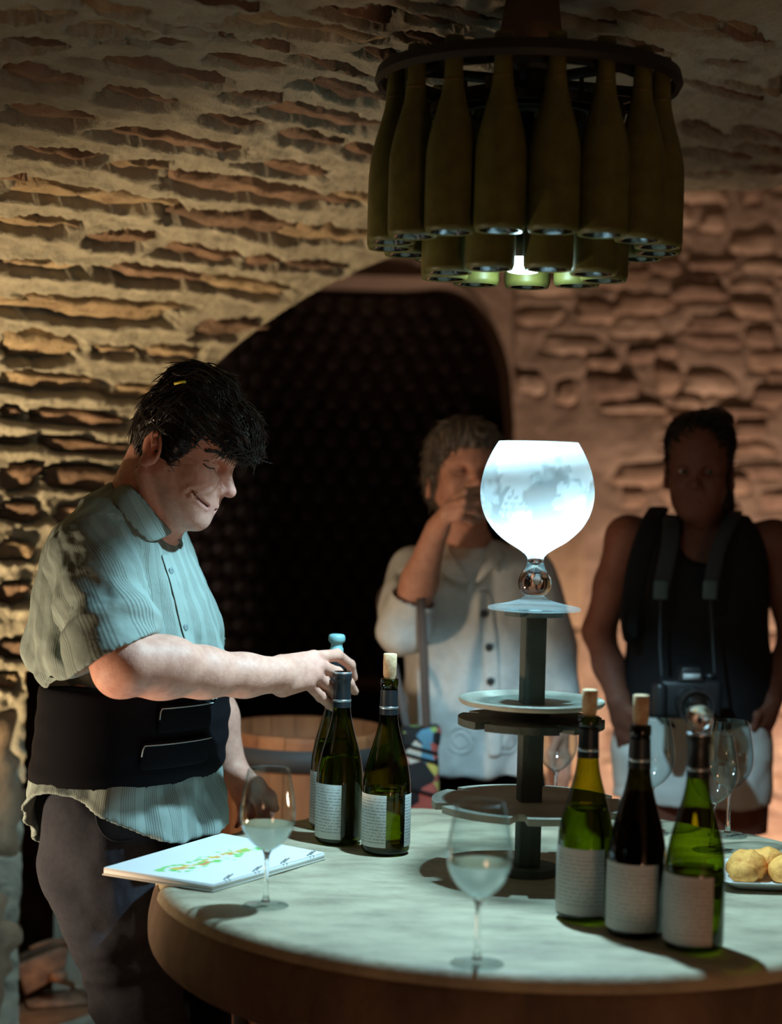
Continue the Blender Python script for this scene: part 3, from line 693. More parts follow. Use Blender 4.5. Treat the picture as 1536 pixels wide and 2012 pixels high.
for i, (dx, dy, r, dz_) in enumerate([(-.085, .005, .034, 0), (-.022, -.018, .033, 0), (.045, -.012, .034, 0), (-.045, .048, .031, 0), (.025, .045, .033, 0), (.095, .02, .032, 0), (-.1, -.042, .024, 0)]):
    o = ob('cheese_puff', *lump(r, .78, i+1), M['puff'], None, loc=(plx+dx, ply+dy, TABLE_Z+.0075+r*.45+.001+(.004 if dx < -.09 or dx > .09 else 0)))
    tag(o, ['golden baked cheese puff at the left end of the white plate', 'golden cheese puff second from the left along the front of the plate', 'golden cheese puff in the middle front of the white plate',
            'golden cheese puff at the back left of the white plate', 'golden cheese puff at the back middle of the white plate', 'golden cheese puff at the right end of the white plate', 'small golden cheese puff at the front left corner of the plate'][i], 'pastry', 'cheese puffs on the white plate')

# ---------------------------------------------------------------- chandelier of bottles
HX, HY = .203, 2.88
ch = thing('bottle_chandelier', 'round black iron chandelier frame hung with rings of wine bottles', 'chandelier', (HX, HY, 0))
ob('outer_ring', *lathe([(.2345, 2.240), (.242, 2.236), (.247, 2.246), (.243, 2.262), (.2345, 2.262), (.2345, 2.240)], 72), M['iron'], ch, smooth=40)
ob('bearing_ring', *lathe([(.186, 2.238), (.1995, 2.240), (.1995, 2.262), (.188, 2.262), (.184, 2.25), (.186, 2.238)], 72), M['iron'], ch, smooth=40)
ob('inner_ring', *lathe([(.1485, 2.192), (.156, 2.192), (.158, 2.200), (.156, 2.208), (.1485, 2.208), (.1485, 2.192)], 60), M['iron'], ch, smooth=40)
ob('bearing_ring', *lathe([(.104, 2.192), (.1135, 2.192), (.1135, 2.208), (.106, 2.208), (.102, 2.2), (.104, 2.192)], 60), M['iron'], ch, smooth=40)
for i in range(6):
    a = math.pi*i/3+.3
    ob('spoke', *tube([(.03*math.cos(a), .03*math.sin(a), 2.25), (.190*math.cos(a), .190*math.sin(a), 2.25)], .009, 6), M['iron'], ch)
    ob('hanger', *tube([(.107*math.cos(a), .107*math.sin(a), 2.25), (.107*math.cos(a), .107*math.sin(a), 2.20)], .004, 6), M['iron'], ch)
ob('hub', *lathe([(0, 2.285), (.045, 2.285), (.048, 2.27), (.048, 2.215), (.040, 2.20), (.0, 2.20)], 32), M['iron'], ch, smooth=40)
ob('lamp_stem', *tube([(0, 0, 2.21), (0, 0, 1.99)], .012, 12), M['iron'], ch)
lcup = ob('lamp_cup', *lathe([(.012, 2.02), (.034, 2.0), (.040, 1.965), (.038, 1.965), (.033, 1.995), (.0, 2.005)], 32), M['iron'], ch)
ob('lamp_bulb', *lathe(smooth_prof([(0, 1.9415), (.022, 1.943), (.034, 1.950), (.030, 1.970), (.0, 1.985)], 2), 24), M['bulb'], lcup)
bx_ = box(-.055, .055, -.05, .05, 2.262, 2.372)
v = [(x*(1-.25*(z > 2.3)), y, z) for x, y, z in bx_[0]]
ob('ceiling_block', v, bx_[1], M['tableside'], ch, smooth=False)
PH = [(r*.95, z) for r, z in PBs]
def hung(label, x, y, z, rz, group):
    b = thing('hanging_bottle', label, 'bottle', (x, y, z), group, rz=rz)
    hg = ob('glass', *lathe([(.030, .0015), (.036, .0002)]+PH+[(.0135, .2815), (.0148, .284), (.0148, .292), (.0138, .297), (.0, .297)], 32), M['chand'], b)
    ob('punt', *lathe([(.0302, .0014), (.022, .006), (.010, .017), (0, .019)], 24), M['punt'], b)
    ob('neck_band', *lathe([(.0152, .228), (.0156, .2285), (.0154, .232), (.0148, .2325)], 24), M['bandolive'], hg)
    return b
M['bandolive'] = mat('gilt_neck_band', (.16, .13, .05), .5, metal=.4)
lab1 = 'dusty olive bottle of the outer chandelier ring'
lab2 = 'dark green bottle of the inner chandelier ring'
ORD = ['leftmost', 'second from left', 'third from left', 'fourth from left', 'fifth from left', 'sixth from left', 'seventh from left', 'eighth from left', 'rightmost']
def ringlab(base, i, n, off):
    ang = lambda k: 2*math.pi*(k+off)/n-math.pi/2
    near = math.sin(ang(i)) < 0; same = sorted((k for k in range(n) if (math.sin(ang(k)) < 0) == near), key=lambda k: math.cos(ang(k)))
    q = same.index(i); return base+', '+(ORD[q] if q < len(same)-1 else 'rightmost')+(', near side' if near else ', far side')
proto = None
for i in range(17):
    a = 2*math.pi*(i+.34)/17-math.pi/2; p = (HX+.217*math.cos(a), HY+.217*math.sin(a), 1.979)
    if proto is None: proto = hung(ringlab(lab1, i, 17, .34), *p, 0, 'outer ring of hanging bottles')
    else: dup(proto, p, ringlab(lab1, i, 17, .34), rz=a)
proto2 = None
for i in range(9):
    a = 2*math.pi*(i+.32)/9-math.pi/2; p = (HX+.131*math.cos(a), HY+.131*math.sin(a), 1.933)
    if proto2 is None:
        proto2 = dup(proto, p, ringlab(lab2, i, 9, .32)); proto2['group'] = 'inner ring of hanging bottles'
    else: dup(proto2, p, ringlab(lab2, i, 9, .32), rz=a)

# ---------------------------------------------------------------- spittoon barrel behind the table
bc = PX(598, 1428, 4.0)
br = thing('spittoon_barrel', 'small upright oak barrel with a dark steel hoop behind the table', 'barrel', (bc[0], bc[1], 0))
RB = .186; HB = bc[2]
bprof = [(RB*.98, .02), (RB*1.10, HB*.3), (RB*1.14, HB*.5), (RB*1.09, HB*.75), (RB*1.03, HB-.05), (RB, HB)]
bprof = smooth_prof(bprof, 1)
for i in range(18):
    a0 = 2*math.pi*i/18
    sh = [(r, z) for r, z in bprof]+[(RB-.018, HB), (RB-.022, HB-.12), (RB-.03, .05)]
    ob('stave', *lathe(sh, 3, a0=a0+.005, a1=a0+2*math.pi/18-.005), M['barrel'], br)
for z0, hgt in ((HB-.075, .048), (HB*.66, .04), (.16, .05)):
    r0 = float(np.interp(z0, [p[1] for p in bprof], [p[0] for p in bprof])); r1 = float(np.interp(z0+hgt, [p[1] for p in bprof], [p[0] for p in bprof]))
    ob('hoop', *lathe([(r0-.004, z0), (r0+.003, z0), (r1+.003, z0+hgt), (r1-.004, z0+hgt)], 48), M['hoop'], br)
ob('barrel_head', *lathe([(0, HB-.12), (RB-.018, HB-.12)], 36), M['barrel'], br)

# ---------------------------------------------------------------- floodlight in the niche
M['lampbrown'] = mat('brown_lamp_housing', (.33, .17, .09), .7, noise=((.15, .08, .05), 30, .35, .65))  # brown housing, mottled darker by noise
fp_ = PX(90, 1975, 4.22)
fl = thing('niche_floodlight', 'small mottled brown floodlight on a bent bracket standing in the wall niche', 'lamp', (fp_[0], fp_[1], .345), rz=.35)
v, f = box(-.055, .035, -.04, .04, .05, .125)
v = [(x+(z-.05)*.3*(-1 if x < 0 else .6), y, z+x*.5) for x, y, z in v]
o = ob('housing', v, f, M['lampbrown'], fl, smooth=False); q = o.modifiers.new('bevel', 'BEVEL'); q.width = .006; q.segments = 2
ob('bracket', *tube(spline([(-.05, -.05, .14), (.02, -.05, .155), (.085, -.05, .125), (.10, -.05, .10), (.10, -.05, .0)], 4), .0045, 6), M['lampbrown'], fl)
ob('knob', *lathe(smooth_prof([(0, -.012), (.018, -.012), (.022, 0), (.018, .012), (0, .012)], 1), 16, c=(.02, -.055, .07)), M['lampbrown'], fl)
ob('foot', *box(-.05, .11, -.06, .05, -.004, .006), M['lampbrown'], fl, smooth=False)
lamp('niche_glow', 'POINT', (fp_[0]+.01, fp_[1]-.13, .42), .10, (1, .5, .22), radius=.03)

# ---------------------------------------------------------------- bottles binned in the dark cellar
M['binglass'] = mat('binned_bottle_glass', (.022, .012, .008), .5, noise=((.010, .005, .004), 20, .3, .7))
def bin_bottle():
    P = [(0, .014), (.02, .008), (.034, .0), (.040, .006), (.041, .02), (.041, .16), (.03, .2), (.015, .235), (.015, .29)]
    V, F = lathe(P, 12); return [(x, z, y) for x, y, z in V], [q[::-1] for q in F]
bb = mesh('binned_bottle', *bin_bottle()); bb.materials.append(M['binglass']); bb.shade_smooth()
NTH = 'first second third fourth fifth sixth seventh eighth ninth tenth eleventh twelfth thirteenth fourteenth fifteenth sixteenth seventeenth eighteenth nineteenth twentieth twenty-first'.split()
n = 0; cellY = 7.2; sp = .088
for r_ in range(21):
    for c_ in range(15):
        x = -.95+c_*sp+(r_ % 2)*sp/2; z = .80+.041+r_*sp*.87
        if n >= 298: break
        o = bpy.data.objects.new('binned_bottle', bb); COL.objects.link(o); o.location = (x, cellY, z)
        tag(o, 'dusty cellar bottle end, %s row from the bottom, %s from the left' % (NTH[r_], NTH[c_]), 'bottle', 'bottles binned in the dark cellar'); n += 1
rk = thing('bottle_bin', 'low dark timber bin that carries the stacked bottles in the cellar', 'rack', (0, 0, 0))
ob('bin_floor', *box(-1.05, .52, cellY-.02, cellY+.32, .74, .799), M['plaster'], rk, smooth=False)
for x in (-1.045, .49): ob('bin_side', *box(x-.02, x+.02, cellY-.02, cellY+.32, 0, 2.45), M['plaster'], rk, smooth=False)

# ================================================================== PEOPLE (grown from smooth distance fields)
class Field:
    """a signed distance field on a rectilinear grid, blended from simple bodies and skinned by surface nets"""
    def __init__(self, lo, hi, step, fine=()):
        self.ax = []
        for i in range(3):
            c = [lo[i]]
            while c[-1] < hi[i]:
                s = step
                for (a, b, st) in [f[i] for f in fine if f[i]]:
                    if a-st <= c[-1] <= b: s = min(s, st)
                c.append(c[-1]+s)
            self.ax.append(np.array(c))
        self.F = np.full([len(a) for a in self.ax], .5, np.float32)
    def _sl(self, lo, hi):
        s = []
        for i in range(3):
            a = np.searchsorted(self.ax[i], lo[i]); b = np.searchsorted(self.ax[i], hi[i])
            s.append(slice(max(a-1, 0), min(b+1, len(self.ax[i]))))
        g = np.meshgrid(*[self.ax[i][s[i]].astype(np.float32) for i in range(3)], indexing='ij', sparse=True)
        return tuple(s), g
    def op(self, lo, hi, fn, k=.01, cut=False):
        m = max(k*1.5, .02)
        s, g = self._sl(np.asarray(lo)-m, np.asarray(hi)+m)
        if any(q.stop <= q.start for q in s): return self
        a = self.F[s]; b = fn(*g).astype(np.float32)
        if cut:
            b = -b; h = np.clip(k-abs(a-b), 0, None)/k; self.F[s] = np.maximum(a, b)+h*h*k*.25
        else:
            h = np.clip(k-abs(a-b), 0, None)/k; self.F[s] = np.minimum(a, b)-h*h*k*.25
        return self
    def rc(self, a, b, ra, rb=None, k=.01, cut=False):
        rb = ra if rb is None else rb; a = np.asarray(a, float); b = np.asarray(b, float); d = b-a; L = d@d+1e-12; r = max(ra, rb)
        def fn(x, y, z):
            t = np.clip(((x-a[0])*d[0]+(y-a[1])*d[1]+(z-a[2])*d[2])/L, 0, 1)
            return np.sqrt((x-a[0]-t*d[0])**2+(y-a[1]-t*d[1])**2+(z-a[2]-t*d[2])**2)-(ra+t*(rb-ra))
        return self.op(np.minimum(a, b)-r, np.maximum(a, b)+r, fn, k, cut)
    def chain(self, pts, rad, k=.01, cut=False):
        for i in range(len(pts)-1): self.rc(pts[i], pts[i+1], rad[i], rad[i+1], k, cut)
        return self
    def el(self, c, r, R=None, k=.01, cut=False):
        c = np.asarray(c, float); R = np.eye(3) if R is None else np.asarray(R); r = np.asarray(r, float)
        ext = np.sqrt(((R.T*r)**2).sum(1))                  # R rows = the ellipsoid's own axes
        def fn(x, y, z):
            x, y, z = x-c[0], y-c[1], z-c[2]
            p = [R[i, 0]*x+R[i, 1]*y+R[i, 2]*z for i in range(3)]
            k0 = np.sqrt(sum((p[i]/r[i])**2 for i in range(3))); k1 = np.sqrt(sum((p[i]/r[i]**2)**2 for i in range(3)))+1e-9
            return k0*(k0-1)/k1
        return self.op(c-ext, c+ext, fn, k, cut)
    def loft(self, rows, R, k=.02, cut=False, warp=None, pw=2.0):
        """rows of (z, cx, cy, half width along R[0], half depth along R[1]); R in plan"""
        rows = np.array(sorted(rows)); zz = rows[:, 0]; m = rows[:, 3:].max()
        lo = [rows[:, 1].min()-m, rows[:, 2].min()-m, zz[0]]; hi = [rows[:, 1].max()+m, rows[:, 2].max()+m, zz[-1]]
        zd = np.linspace(zz[0], zz[-1], 160); tab = []
        for j in range(1, 5):
            v = np.interp(zd, zz, rows[:, j]); kk = np.ones(9)/9; vp = np.pad(v, 4, mode='edge'); tab.append(np.convolve(vp, kk, 'valid'))
        def fn(x, y, z):
            zc = z.ravel(); cx, cy, a, b = [np.interp(zc, zd, q).reshape(z.shape) for q in tab]
            u = (x-cx)*R[0][0]+(y-cy)*R[0][1]; v = (x-cx)*R[1][0]+(y-cy)*R[1][1]
            if warp: u, v = warp(u, v, z)
            q = (np.abs(u/a)**pw+np.abs(v/b)**pw)**(1/pw)
            d = (q-1)*np.minimum(a, b)*.9
            return np.maximum(d, np.maximum(zz[0]-z, z-zz[-1]))
        return self.op(lo, hi, fn, k, cut)
    def half(self, p, n, lo, hi, k=.004):
        """cut away everything on the side n points to, inside the box lo..hi"""
        n = np.asarray(n, float); n /= np.linalg.norm(n)
        return self.op(lo, hi, lambda x, y, z: -((x-p[0])*n[0]+(y-p[1])*n[1]+(z-p[2])*n[2]), k, True)
    def skin(self, smooth=2):
        F = self.F; sg = F < 0
        c = np.zeros([n-1 for n in F.shape], np.int8)
        for i in (0, 1):
            for j in (0, 1):
                for k in (0, 1):
                    c += sg[i:i+c.shape[0], j:j+c.shape[1], k:k+c.shape[2]]
        act = np.argwhere((c > 0) & (c < 8)); idx = -np.ones(c.shape, np.int64); idx[tuple(act.T)] = np.arange(len(act))
        P = np.zeros((len(act), 3)); W = np.zeros(len(act))
        cs = [(i, j, k) for i in (0, 1) for j in (0, 1) for k in (0, 1)]
        cv = {q: F[act[:, 0]+q[0], act[:, 1]+q[1], act[:, 2]+q[2]] for q in cs}
        co = {q: np.stack([self.ax[d][act[:, d]+q[d]] for d in range(3)], 1) for q in cs}
        for q in cs:
            for d in range(3):
                if q[d]: continue
                r = tuple(1 if e == d else q[e] for e in range(3)); a, b = cv[q], cv[r]; m = (a < 0) != (b < 0)
                t = np.where(m, a/np.where(m, a-b, 1), 0)[:, None]
                P += np.where(m[:, None], co[q]*(1-t)+co[r]*t, 0); W += m
        P /= W[:, None]
        Q = []
        for d in range(3):
            e, f = (d+1) % 3, (d+2) % 3
            sl0 = [slice(None)]*3; sl1 = [slice(None)]*3; sl0[d] = slice(0, -1); sl1[d] = slice(1, None)
            a = sg[tuple(sl0)]; b = sg[tuple(sl1)]; ch_ = np.argwhere(a != b)
            ok = (ch_[:, e] > 0) & (ch_[:, f] > 0) & (ch_[:, e] < F.shape[e]-1) & (ch_[:, f] < F.shape[f]-1); ch_ = ch_[ok]
            q = []
            for de, df_ in ((-1, -1), (0, -1), (0, 0), (-1, 0)):
                t = ch_.copy(); t[:, e] += de; t[:, f] += df_; q.append(idx[tuple(t.T)])
            q = np.stack(q, 1); fl = b[tuple(ch_.T)]; q[fl] = q[fl][:, ::-1]; Q.append(q)
        Q = np.concatenate(Q); Q = Q[(Q >= 0).all(1)]
        for _ in range(smooth):
            for lam in (.5, -.53):
                S = np.zeros_like(P); n = np.zeros(len(P))
                for i in range(4):
                    a, b = Q[:, i], Q[:, (i+1) % 4]
                    for k in range(3): S[:, k] += np.bincount(a, P[b, k], len(P))+np.bincount(b, P[a, k], len(P))
                    n += np.bincount(a, minlength=len(P))+np.bincount(b, minlength=len(P))
                P = P+lam*(S/np.maximum(n, 1)[:, None]-P)
        return P, Q
def normals(P, Q):
    n = np.cross(P[Q[:, 2]]-P[Q[:, 0]], P[Q[:, 3]]-P[Q[:, 1]]); N = np.zeros_like(P)
    for i in range(4):
        for k in range(3): N[:, k] += np.bincount(Q[:, i], n[:, k], len(P))
    return N/(np.linalg.norm(N, axis=1, keepdims=True)+1e-12)
def blob(P, c, r):
    """soft 0..1 weight of the points near c"""
    r = np.asarray(r, float); return np.exp(-(((P-np.asarray(c))/r)**2).sum(1))
class Frame:
    """local (forward, left, up) -> world"""
    def __init__(self, o, fwd, up, s=1.0):
        f = np.asarray(fwd, float); f /= np.linalg.norm(f); u = np.asarray(up, float); u -= f*(u@f); u /= np.linalg.norm(u)
        self.o = np.asarray(o, float); self.R = np.stack([f, np.cross(u, f), u]); self.s = s
    def __call__(self, x, y, z): return self.o+self.s*(x*self.R[0]+y*self.R[1]+z*self.R[2])
    def loc(self, P): return ((P-self.o)@self.R.T)/self.s
def head(B, H, smile=.0, female=False, brow=1.0, ears=True, squint=0.0, jaw=1.0, nose=1.0):
    s = H.s; R = H.R
    def el(c, r, k, cut=False, Rr=None): B.el(H(*c), np.array(r)*s, R if Rr is None else Rr, k*s, cut)
    def rc(a, b, ra, rb, k, cut=False): B.rc(H(*a), H(*b), ra*s, rb*s, k*s, cut)
    el((.025, 0, .058), (.091, .075, .083), .01)
    el((.055, 0, -.005), (.055, .060, .075), .03)
    el((.062, 0, -.050), (.042, .047*jaw, .045), .03)
    for q in (1, -1):
        rc((.014, q*.050*jaw, -.035), (.085, q*.020, -.078), .015, .015, .045)      # jaw
        el((.074, q*.043, -.008), (.022, .020, .020), .022)                        # cheekbone
        el((.078, q*.030, -.046), (.020, .018, .022), .02)
    el((.094, 0, -.083), (.018, .021, .016), .018)                                 # chin
    rc((.088, -.036, .036), (.100, -.012, .031), .010*brow, .011*brow, .016)
    rc((.088, .036, .036), (.100, .012, .031), .010*brow, .011*brow, .016)
    for q in (1, -1):                                                              # sockets, eyeballs, lids
        el((.101, q*.031, .017), (.016, .019, .011), .012, True)
        el((.0815, q*.031, .016), (.0150, .0160, .0140), .004)
        rc((.088, q*.046, .017), (.0965, q*.031, .0225-.004*squint), .0035, .004, .004)
        rc((.0965, q*.031, .0225-.004*squint), (.092, q*.019, .015), .004, .003, .004)
        rc((.089, q*.045, .011), (.0945, q*.031, .0085+.002*squint), .003, .003, .006)
        rc((.0945, q*.031, .0085+.002*squint), (.092, q*.019, .012), .003, .003, .006)
    rc((.097, 0, .026), (.124*nose, 0, -.014), .0085, .0095, .012)                       # nose
    el((.1235*nose, 0, -.017), (.0115, .011, .010), .006)
    for q in (1, -1):
        el((.1115, q*.0125, -.0215), (.011, .0075, .0085), .007)
        el((.1165, q*.0065, -.0275), (.005, .0035, .004), .003, True)
    el((.098, 0, -.045), (.019, .027, .022), .016)                                 # muzzle
    cz = .010*smile; cx = -.010*smile
    mc = (.078, .034, -.0425) if smile > .8 else (.090+cx, .028+.004*smile, -.053+cz)
    ups = [mc, (.106, .013, -.0505), (.1125, 0, -.0495), (.106, -.013, -.0505), (mc[0], -mc[1], mc[2])]
    B.chain([H(*p) for p in ups], [s*q for q in (.003, .0048, .0052, .0048, .003)], .006*s)
    low = [(.090+cx, .026+.004*smile, -.055+cz), (.103, .013, -.0605), (.108, 0, -.0625), (.103, -.013, -.0605), (.090+cx, -.026-.004*smile, -.055+cz)]
    if smile > .8: low = [(mc[0], .033, -.046), (.103, .014, -.0595), (.108, 0, -.0625), (.103, -.014, -.0595), (mc[0], -.033, -.046)]
    B.chain([H(*p) for p in low], [s*q for q in (.003, .0053, .0062, .0053, .003)], .006*s)
    cutl = [(.096+cx, .033+.005*smile, -.053+cz*1.15), (.1125, .013, -.0555+cz*.2), (.1185, 0, -.0560), (.1125, -.013, -.0555+cz*.2), (.096+cx, -.033-.005*smile, -.053+cz*1.15)]
    if smile > .8: cutl = [(.080, .047, -.0385), (.104, .021, -.0515), (.1185, 0, -.0565), (.104, -.021, -.0515), (.080, -.047, -.0385)]
    B.chain([H(*p) for p in cutl], [s*q for q in (.0022, .0024, .0024, .0024, .0022)], .003*s, True)
    if smile:
        for q in (1, -1):
            rc((.112, q*.022, -.020), (.090, q*.046, -.052), .0012*smile, .0012*smile, .010, True)
            el((.082, q*.040, -.022), (.020, .016, .020), .024)
    if ears:
        for q in (1, -1):
            c = np.array((-.010, q*.078, .004)); t = math.radians(20); ca, sa = math.cos(t), math.sin(t)
            Rr = np.stack([ca*R[0]+sa*R[2], q*R[1]*.96+R[0]*-.28*1, -sa*R[0]+ca*R[2]]); Rr[1] /= np.linalg.norm(Rr[1])
            el(c, (.0185, .0085, .032), .006, False, Rr)
            el(c+(.003, q*.010, .003), (.0115, .0075, .0220), .003, True, Rr)
            el(c+(.003, q*.006, .001), (.0045, .005, .0150), .004, False, Rr)
            el(c+(.008, q*.007, -.004), (.006, .012, .008), .003, True, Rr)
            el(c+(-.002, q*.001, -.028), (.010, .006, .009), .008, False, Rr)
def limb(B, pts, rad, k=.02): B.chain(pts, rad, k)
def finger(B, pts, r0, r1, k=.005):
    n = len(pts); r = [r0+(r1-r0)*i/(n-1) for i in range(n)]
    if n > 2: r[1] *= 1.03
    B.chain(pts, r, k)
def cloth_tone(P, f=14, amp=.04, seed=3):
    return 1+amp*fbm(P[:, 0]*f+P[:, 2]*f*.7, P[:, 1]*f-P[:, 2]*f, 3, seed)
def strands(name, lines, r, mtl, parent, flat=1.0, sides=3):
    V = []; F = []; n = 0
    for L in lines:
        m_ = len(L); v, f = tube(L, [r*(1-.75*(i/(m_-1))**2) for i in range(m_)], sides, False, flat)
        V += v; F += [tuple(i+n for i in q) for q in f]; n += len(v)
    return ob(name, V, F, mtl, parent)
M['skin'] = mat('fair_skin', attr=True, rough=.52, spec=.35, noise=((.86, .80, .78), 55, .42, .62), bump=.0006, bscale=260)
M['darkskin'] = mat('brown_skin', attr=True, rough=.6, spec=.25, noise=((.86, .80, .78), 40, .42, .62), bump=.0005, bscale=260)
M['hairdark'] = mat('dark_brown_hair', (.022, .015, .011), .42, spec=.6, noise=((.009, .007, .006), 60, .35, .65, (1, 1, 1)))
M['hairgrey'] = mat('grey_brown_hair', (.15, .11, .08), .5, noise=((.07, .05, .035), 60, .35, .65))
M['hairblack'] = mat('black_hair', (.010, .007, .006), .4, noise=((.005, .004, .004), 40, .35, .65))
M['lash'] = mat('lash_and_crease_shade', (.025, .015, .012), .6)  # lashes, and the shade painted into mouth line and lid crease
M['eye'] = mat('eye_white', (.50, .45, .41), .45)
M['iris'] = mat('dark_iris', (.02, .014, .01), .1)

# ---------------------------------------------------------------- the man pouring
M['denim'] = mat('dark_denim', (.034, .036, .046), .9, noise=((.028, .030, .040), 90, .4, .6), bump=.0006, bscale=600, spec=.2)
M['beltfab'] = mat('black_elastic_belt', (.004, .004, .006), .9, bump=.0005, bscale=500, spec=.12)
M['stitch'] = mat('pale_stitching', (.40, .45, .46), .7)
M['button'] = mat('shirt_button', (.20, .26, .26), .4)
def shirt_mat(name, base, stripe, per=.0036, grp=.040):
    m = bpy.data.materials.new(name); m.use_nodes = True; nt = m.node_tree; b = nt.nodes['Principled BSDF']; b.inputs['Roughness'].default_value = .85; b.inputs['Specular IOR Level'].default_value = .15
    at = nt.nodes.new('ShaderNodeAttribute'); at.attribute_name = 'Col'; sp = nt.nodes.new('ShaderNodeSeparateColor'); nt.links.new(at.outputs['Color'], sp.inputs[0])
    def mth(op, a, b_=0.):
        n = nt.nodes.new('ShaderNodeMath'); n.operation = op
        for i, q in enumerate((a, b_)):
            if isinstance(q, (int, float)): n.inputs[i].default_value = q
            else: nt.links.new(q, n.inputs[i])
        return n.outputs[0]
    x = sp.outputs[0]
    ln = mth('LESS_THAN', mth('FRACT', mth('DIVIDE', x, per)), .42)
    g = mth('LESS_THAN', mth('FRACT', mth('DIVIDE', x, grp)), .62)
    k = mth('MULTIPLY', mth('MULTIPLY', ln, g), .8)
    mx = nt.nodes.new('ShaderNodeMix'); mx.data_type = 'RGBA'; mx.inputs[6].default_value = (*base, 1); mx.inputs[7].default_value = (*stripe, 1); nt.links.new(k, mx.inputs[0])
    nt.links.new(mx.outputs[2], b.inputs['Base Color'])
    tc = nt.nodes.new('ShaderNodeTexCoord'); n2 = nt.nodes.new('ShaderNodeTexNoise'); n2.inputs['Scale'].default_value = 22; n2.inputs['Detail'].default_value = 4; nt.links.new(tc.outputs['Object'], n2.inputs['Vector'])
    bp = nt.nodes.new('ShaderNodeBump'); bp.inputs['Distance'].default_value = .0035; nt.links.new(n2.outputs[0], bp.inputs['Height']); nt.links.new(bp.outputs[0], b.inputs['Normal'])
    return m
M['shirt'] = shirt_mat('sage_striped_shirt', (.27, .335, .305), (.135, .155, .135))
man = thing('person', 'man in a pale striped short-sleeved shirt and black waist belt reaching for a bottle', 'person', (0, 0, 0))
HM = Frame(PX(320, 892, 2.985)+np.array([0, .078, 0]), (math.cos(.38)*.985, -math.cos(.38)*.17, -math.sin(.38)), (.38, 0, .92), .975)
B = Field((-.66, 2.74, .86), (-.05, 3.46, 1.86), .0065,
          fine=[((-.47, -.27, .0021), (2.955, 3.155, .0021), (1.53, 1.80, .0021)), ((-.215, -.06, .0026), (3.0, 3.27, .0028), (1.19, 1.35, .0028)), ((-.31, -.20, .0030), (3.2, 3.38, .0030), (.96, 1.06, .0030))])
head(B, HM, smile=1.1, squint=.9, nose=1.03)
nb_ = PX(262, 1035, 3.09)
B.rc(HM(-.012, 0, -.02), nb_, .056, .066, .025)
B.rc(HM(.040, 0, -.068), PX(306, 1060, 3.09), .030, .04, .03)
B.rc(HM(-.01, -.055, -.045), PX(300, 1050, 3.03), .014, .012, .012)                # neck tendon
tor = np.array([[-.5, -.866, 0], [.866, -.5, 0], [0, 0, 1]])
B.el(PX(245, 1215, 3.10), (.140, .082, .16), tor, .04)
B.el(PX(255, 1430, 3.10), (.145, .10, .24), tor, .05)
S_, E_, W_ = PX(180, 1092, 2.97), PX(240, 1306, 2.85), PX(545, 1326, 3.02)
B.chain([nb_, S_], [.045, .050], .03)
limb(B, [S_, PX(206, 1200, 2.91), E_, PX(315, 1312, 2.89), PX(400, 1321, 2.935), PX(480, 1327, 2.985), W_], [.058, .052, .047, .049, .0405, .0345, .0305], .02)
B.el(PX(233, 1334, 2.845), (.028, .024, .026), None, .02)
B.rc(PX(262, 1300, 2.83), PX(350, 1300, 2.88), .034, .03, .03)
kn = [PX(616, 1292, 3.085), PX(625, 1308, 3.078), PX(619, 1327, 3.068), PX(604, 1342, 3.058)]
for i, k in enumerate(kn):
    B.rc(PX(556, 1310+12*i, 3.035), k, .021, .0128 if i < 3 else .0115, .012)
finger(B, [kn[0], PX(662, 1287, 3.145), PX(688, 1306, 3.186), PX(695, 1332, 3.203)], .0118, .0074)
finger(B, [kn[1], PX(662, 1322, 3.135), PX(686, 1342, 3.172), PX(697, 1359, 3.189)], .0118, .0074)
finger(B, [kn[2], PX(648, 1351, 3.118), PX(660, 1370, 3.152), PX(668, 1382, 3.172)], .0112, .0070)
finger(B, [kn[3], PX(630, 1369, 3.096), PX(647, 1385, 3.132), PX(655, 1392, 3.158)], .0102, .0064)
finger(B, [PX(566, 1322, 3.05), PX(600, 1330, 3.130), PX(636, 1338, 3.212), PX(668, 1342, 3.246)], .0165, .0088, .01)
# the left arm hangs on the far side and rests its hand on the table edge
S2, E2, W2 = PX(298, 1098, 3.225), PX(398, 1330, 3.32), PX(452, 1500, 3.32)
limb(B, [nb_, S2, PX(365, 1210, 3.29), E2, PX(425, 1410, 3.325), W2], [.045, .045, .044, .042, .040, .029], .02)
K2 = [PX(518, 1556, 3.285), PX(504, 1566, 3.30), PX(486, 1570, 3.315), PX(468, 1566, 3.33)]
for i, k in enumerate(K2): B.rc(PX(462-4*i, 1510, 3.315+.006*i), k, .021, .0125, .012)
finger(B, [K2[0], PX(527, 1585, 3.275), PX(530, 1602, 3.277), PX(524, 1613, 3.28)], .0095, .0068)
finger(B, [K2[1], PX(512, 1594, 3.285), PX(511, 1613, 3.29), PX(506, 1624, 3.295)], .0095, .0068)
finger(B, [K2[2], PX(494, 1598, 3.305), PX(490, 1618, 3.31), PX(484, 1629, 3.312)], .0093, .0066)
finger(B, [K2[3], PX(474, 1592, 3.325), PX(472, 1610, 3.33), PX(464, 1622, 3.332)], .0085, .006)
finger(B, [PX(468, 1520, 3.30), PX(505, 1542, 3.265), PX(530, 1566, 3.25), PX(540, 1588, 3.25)], .0155, .0085, .01)
P, Q = B.skin(2); Lp = HM.loc(P)
c = np.tile(np.array([.72, .37, .275]), (len(P), 1))
def tint(c, wgt, col): return c*(1-wgt[:, None])+np.array(col)*wgt[:, None]
inhead = Lp[:, 2] > -.13
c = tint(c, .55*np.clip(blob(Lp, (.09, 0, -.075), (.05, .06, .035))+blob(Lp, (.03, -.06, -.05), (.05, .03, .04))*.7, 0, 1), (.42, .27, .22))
c = tint(c, .60*blob(Lp, (.125, 0, -.018), (.018, .016, .018)), (.66, .25, .20))
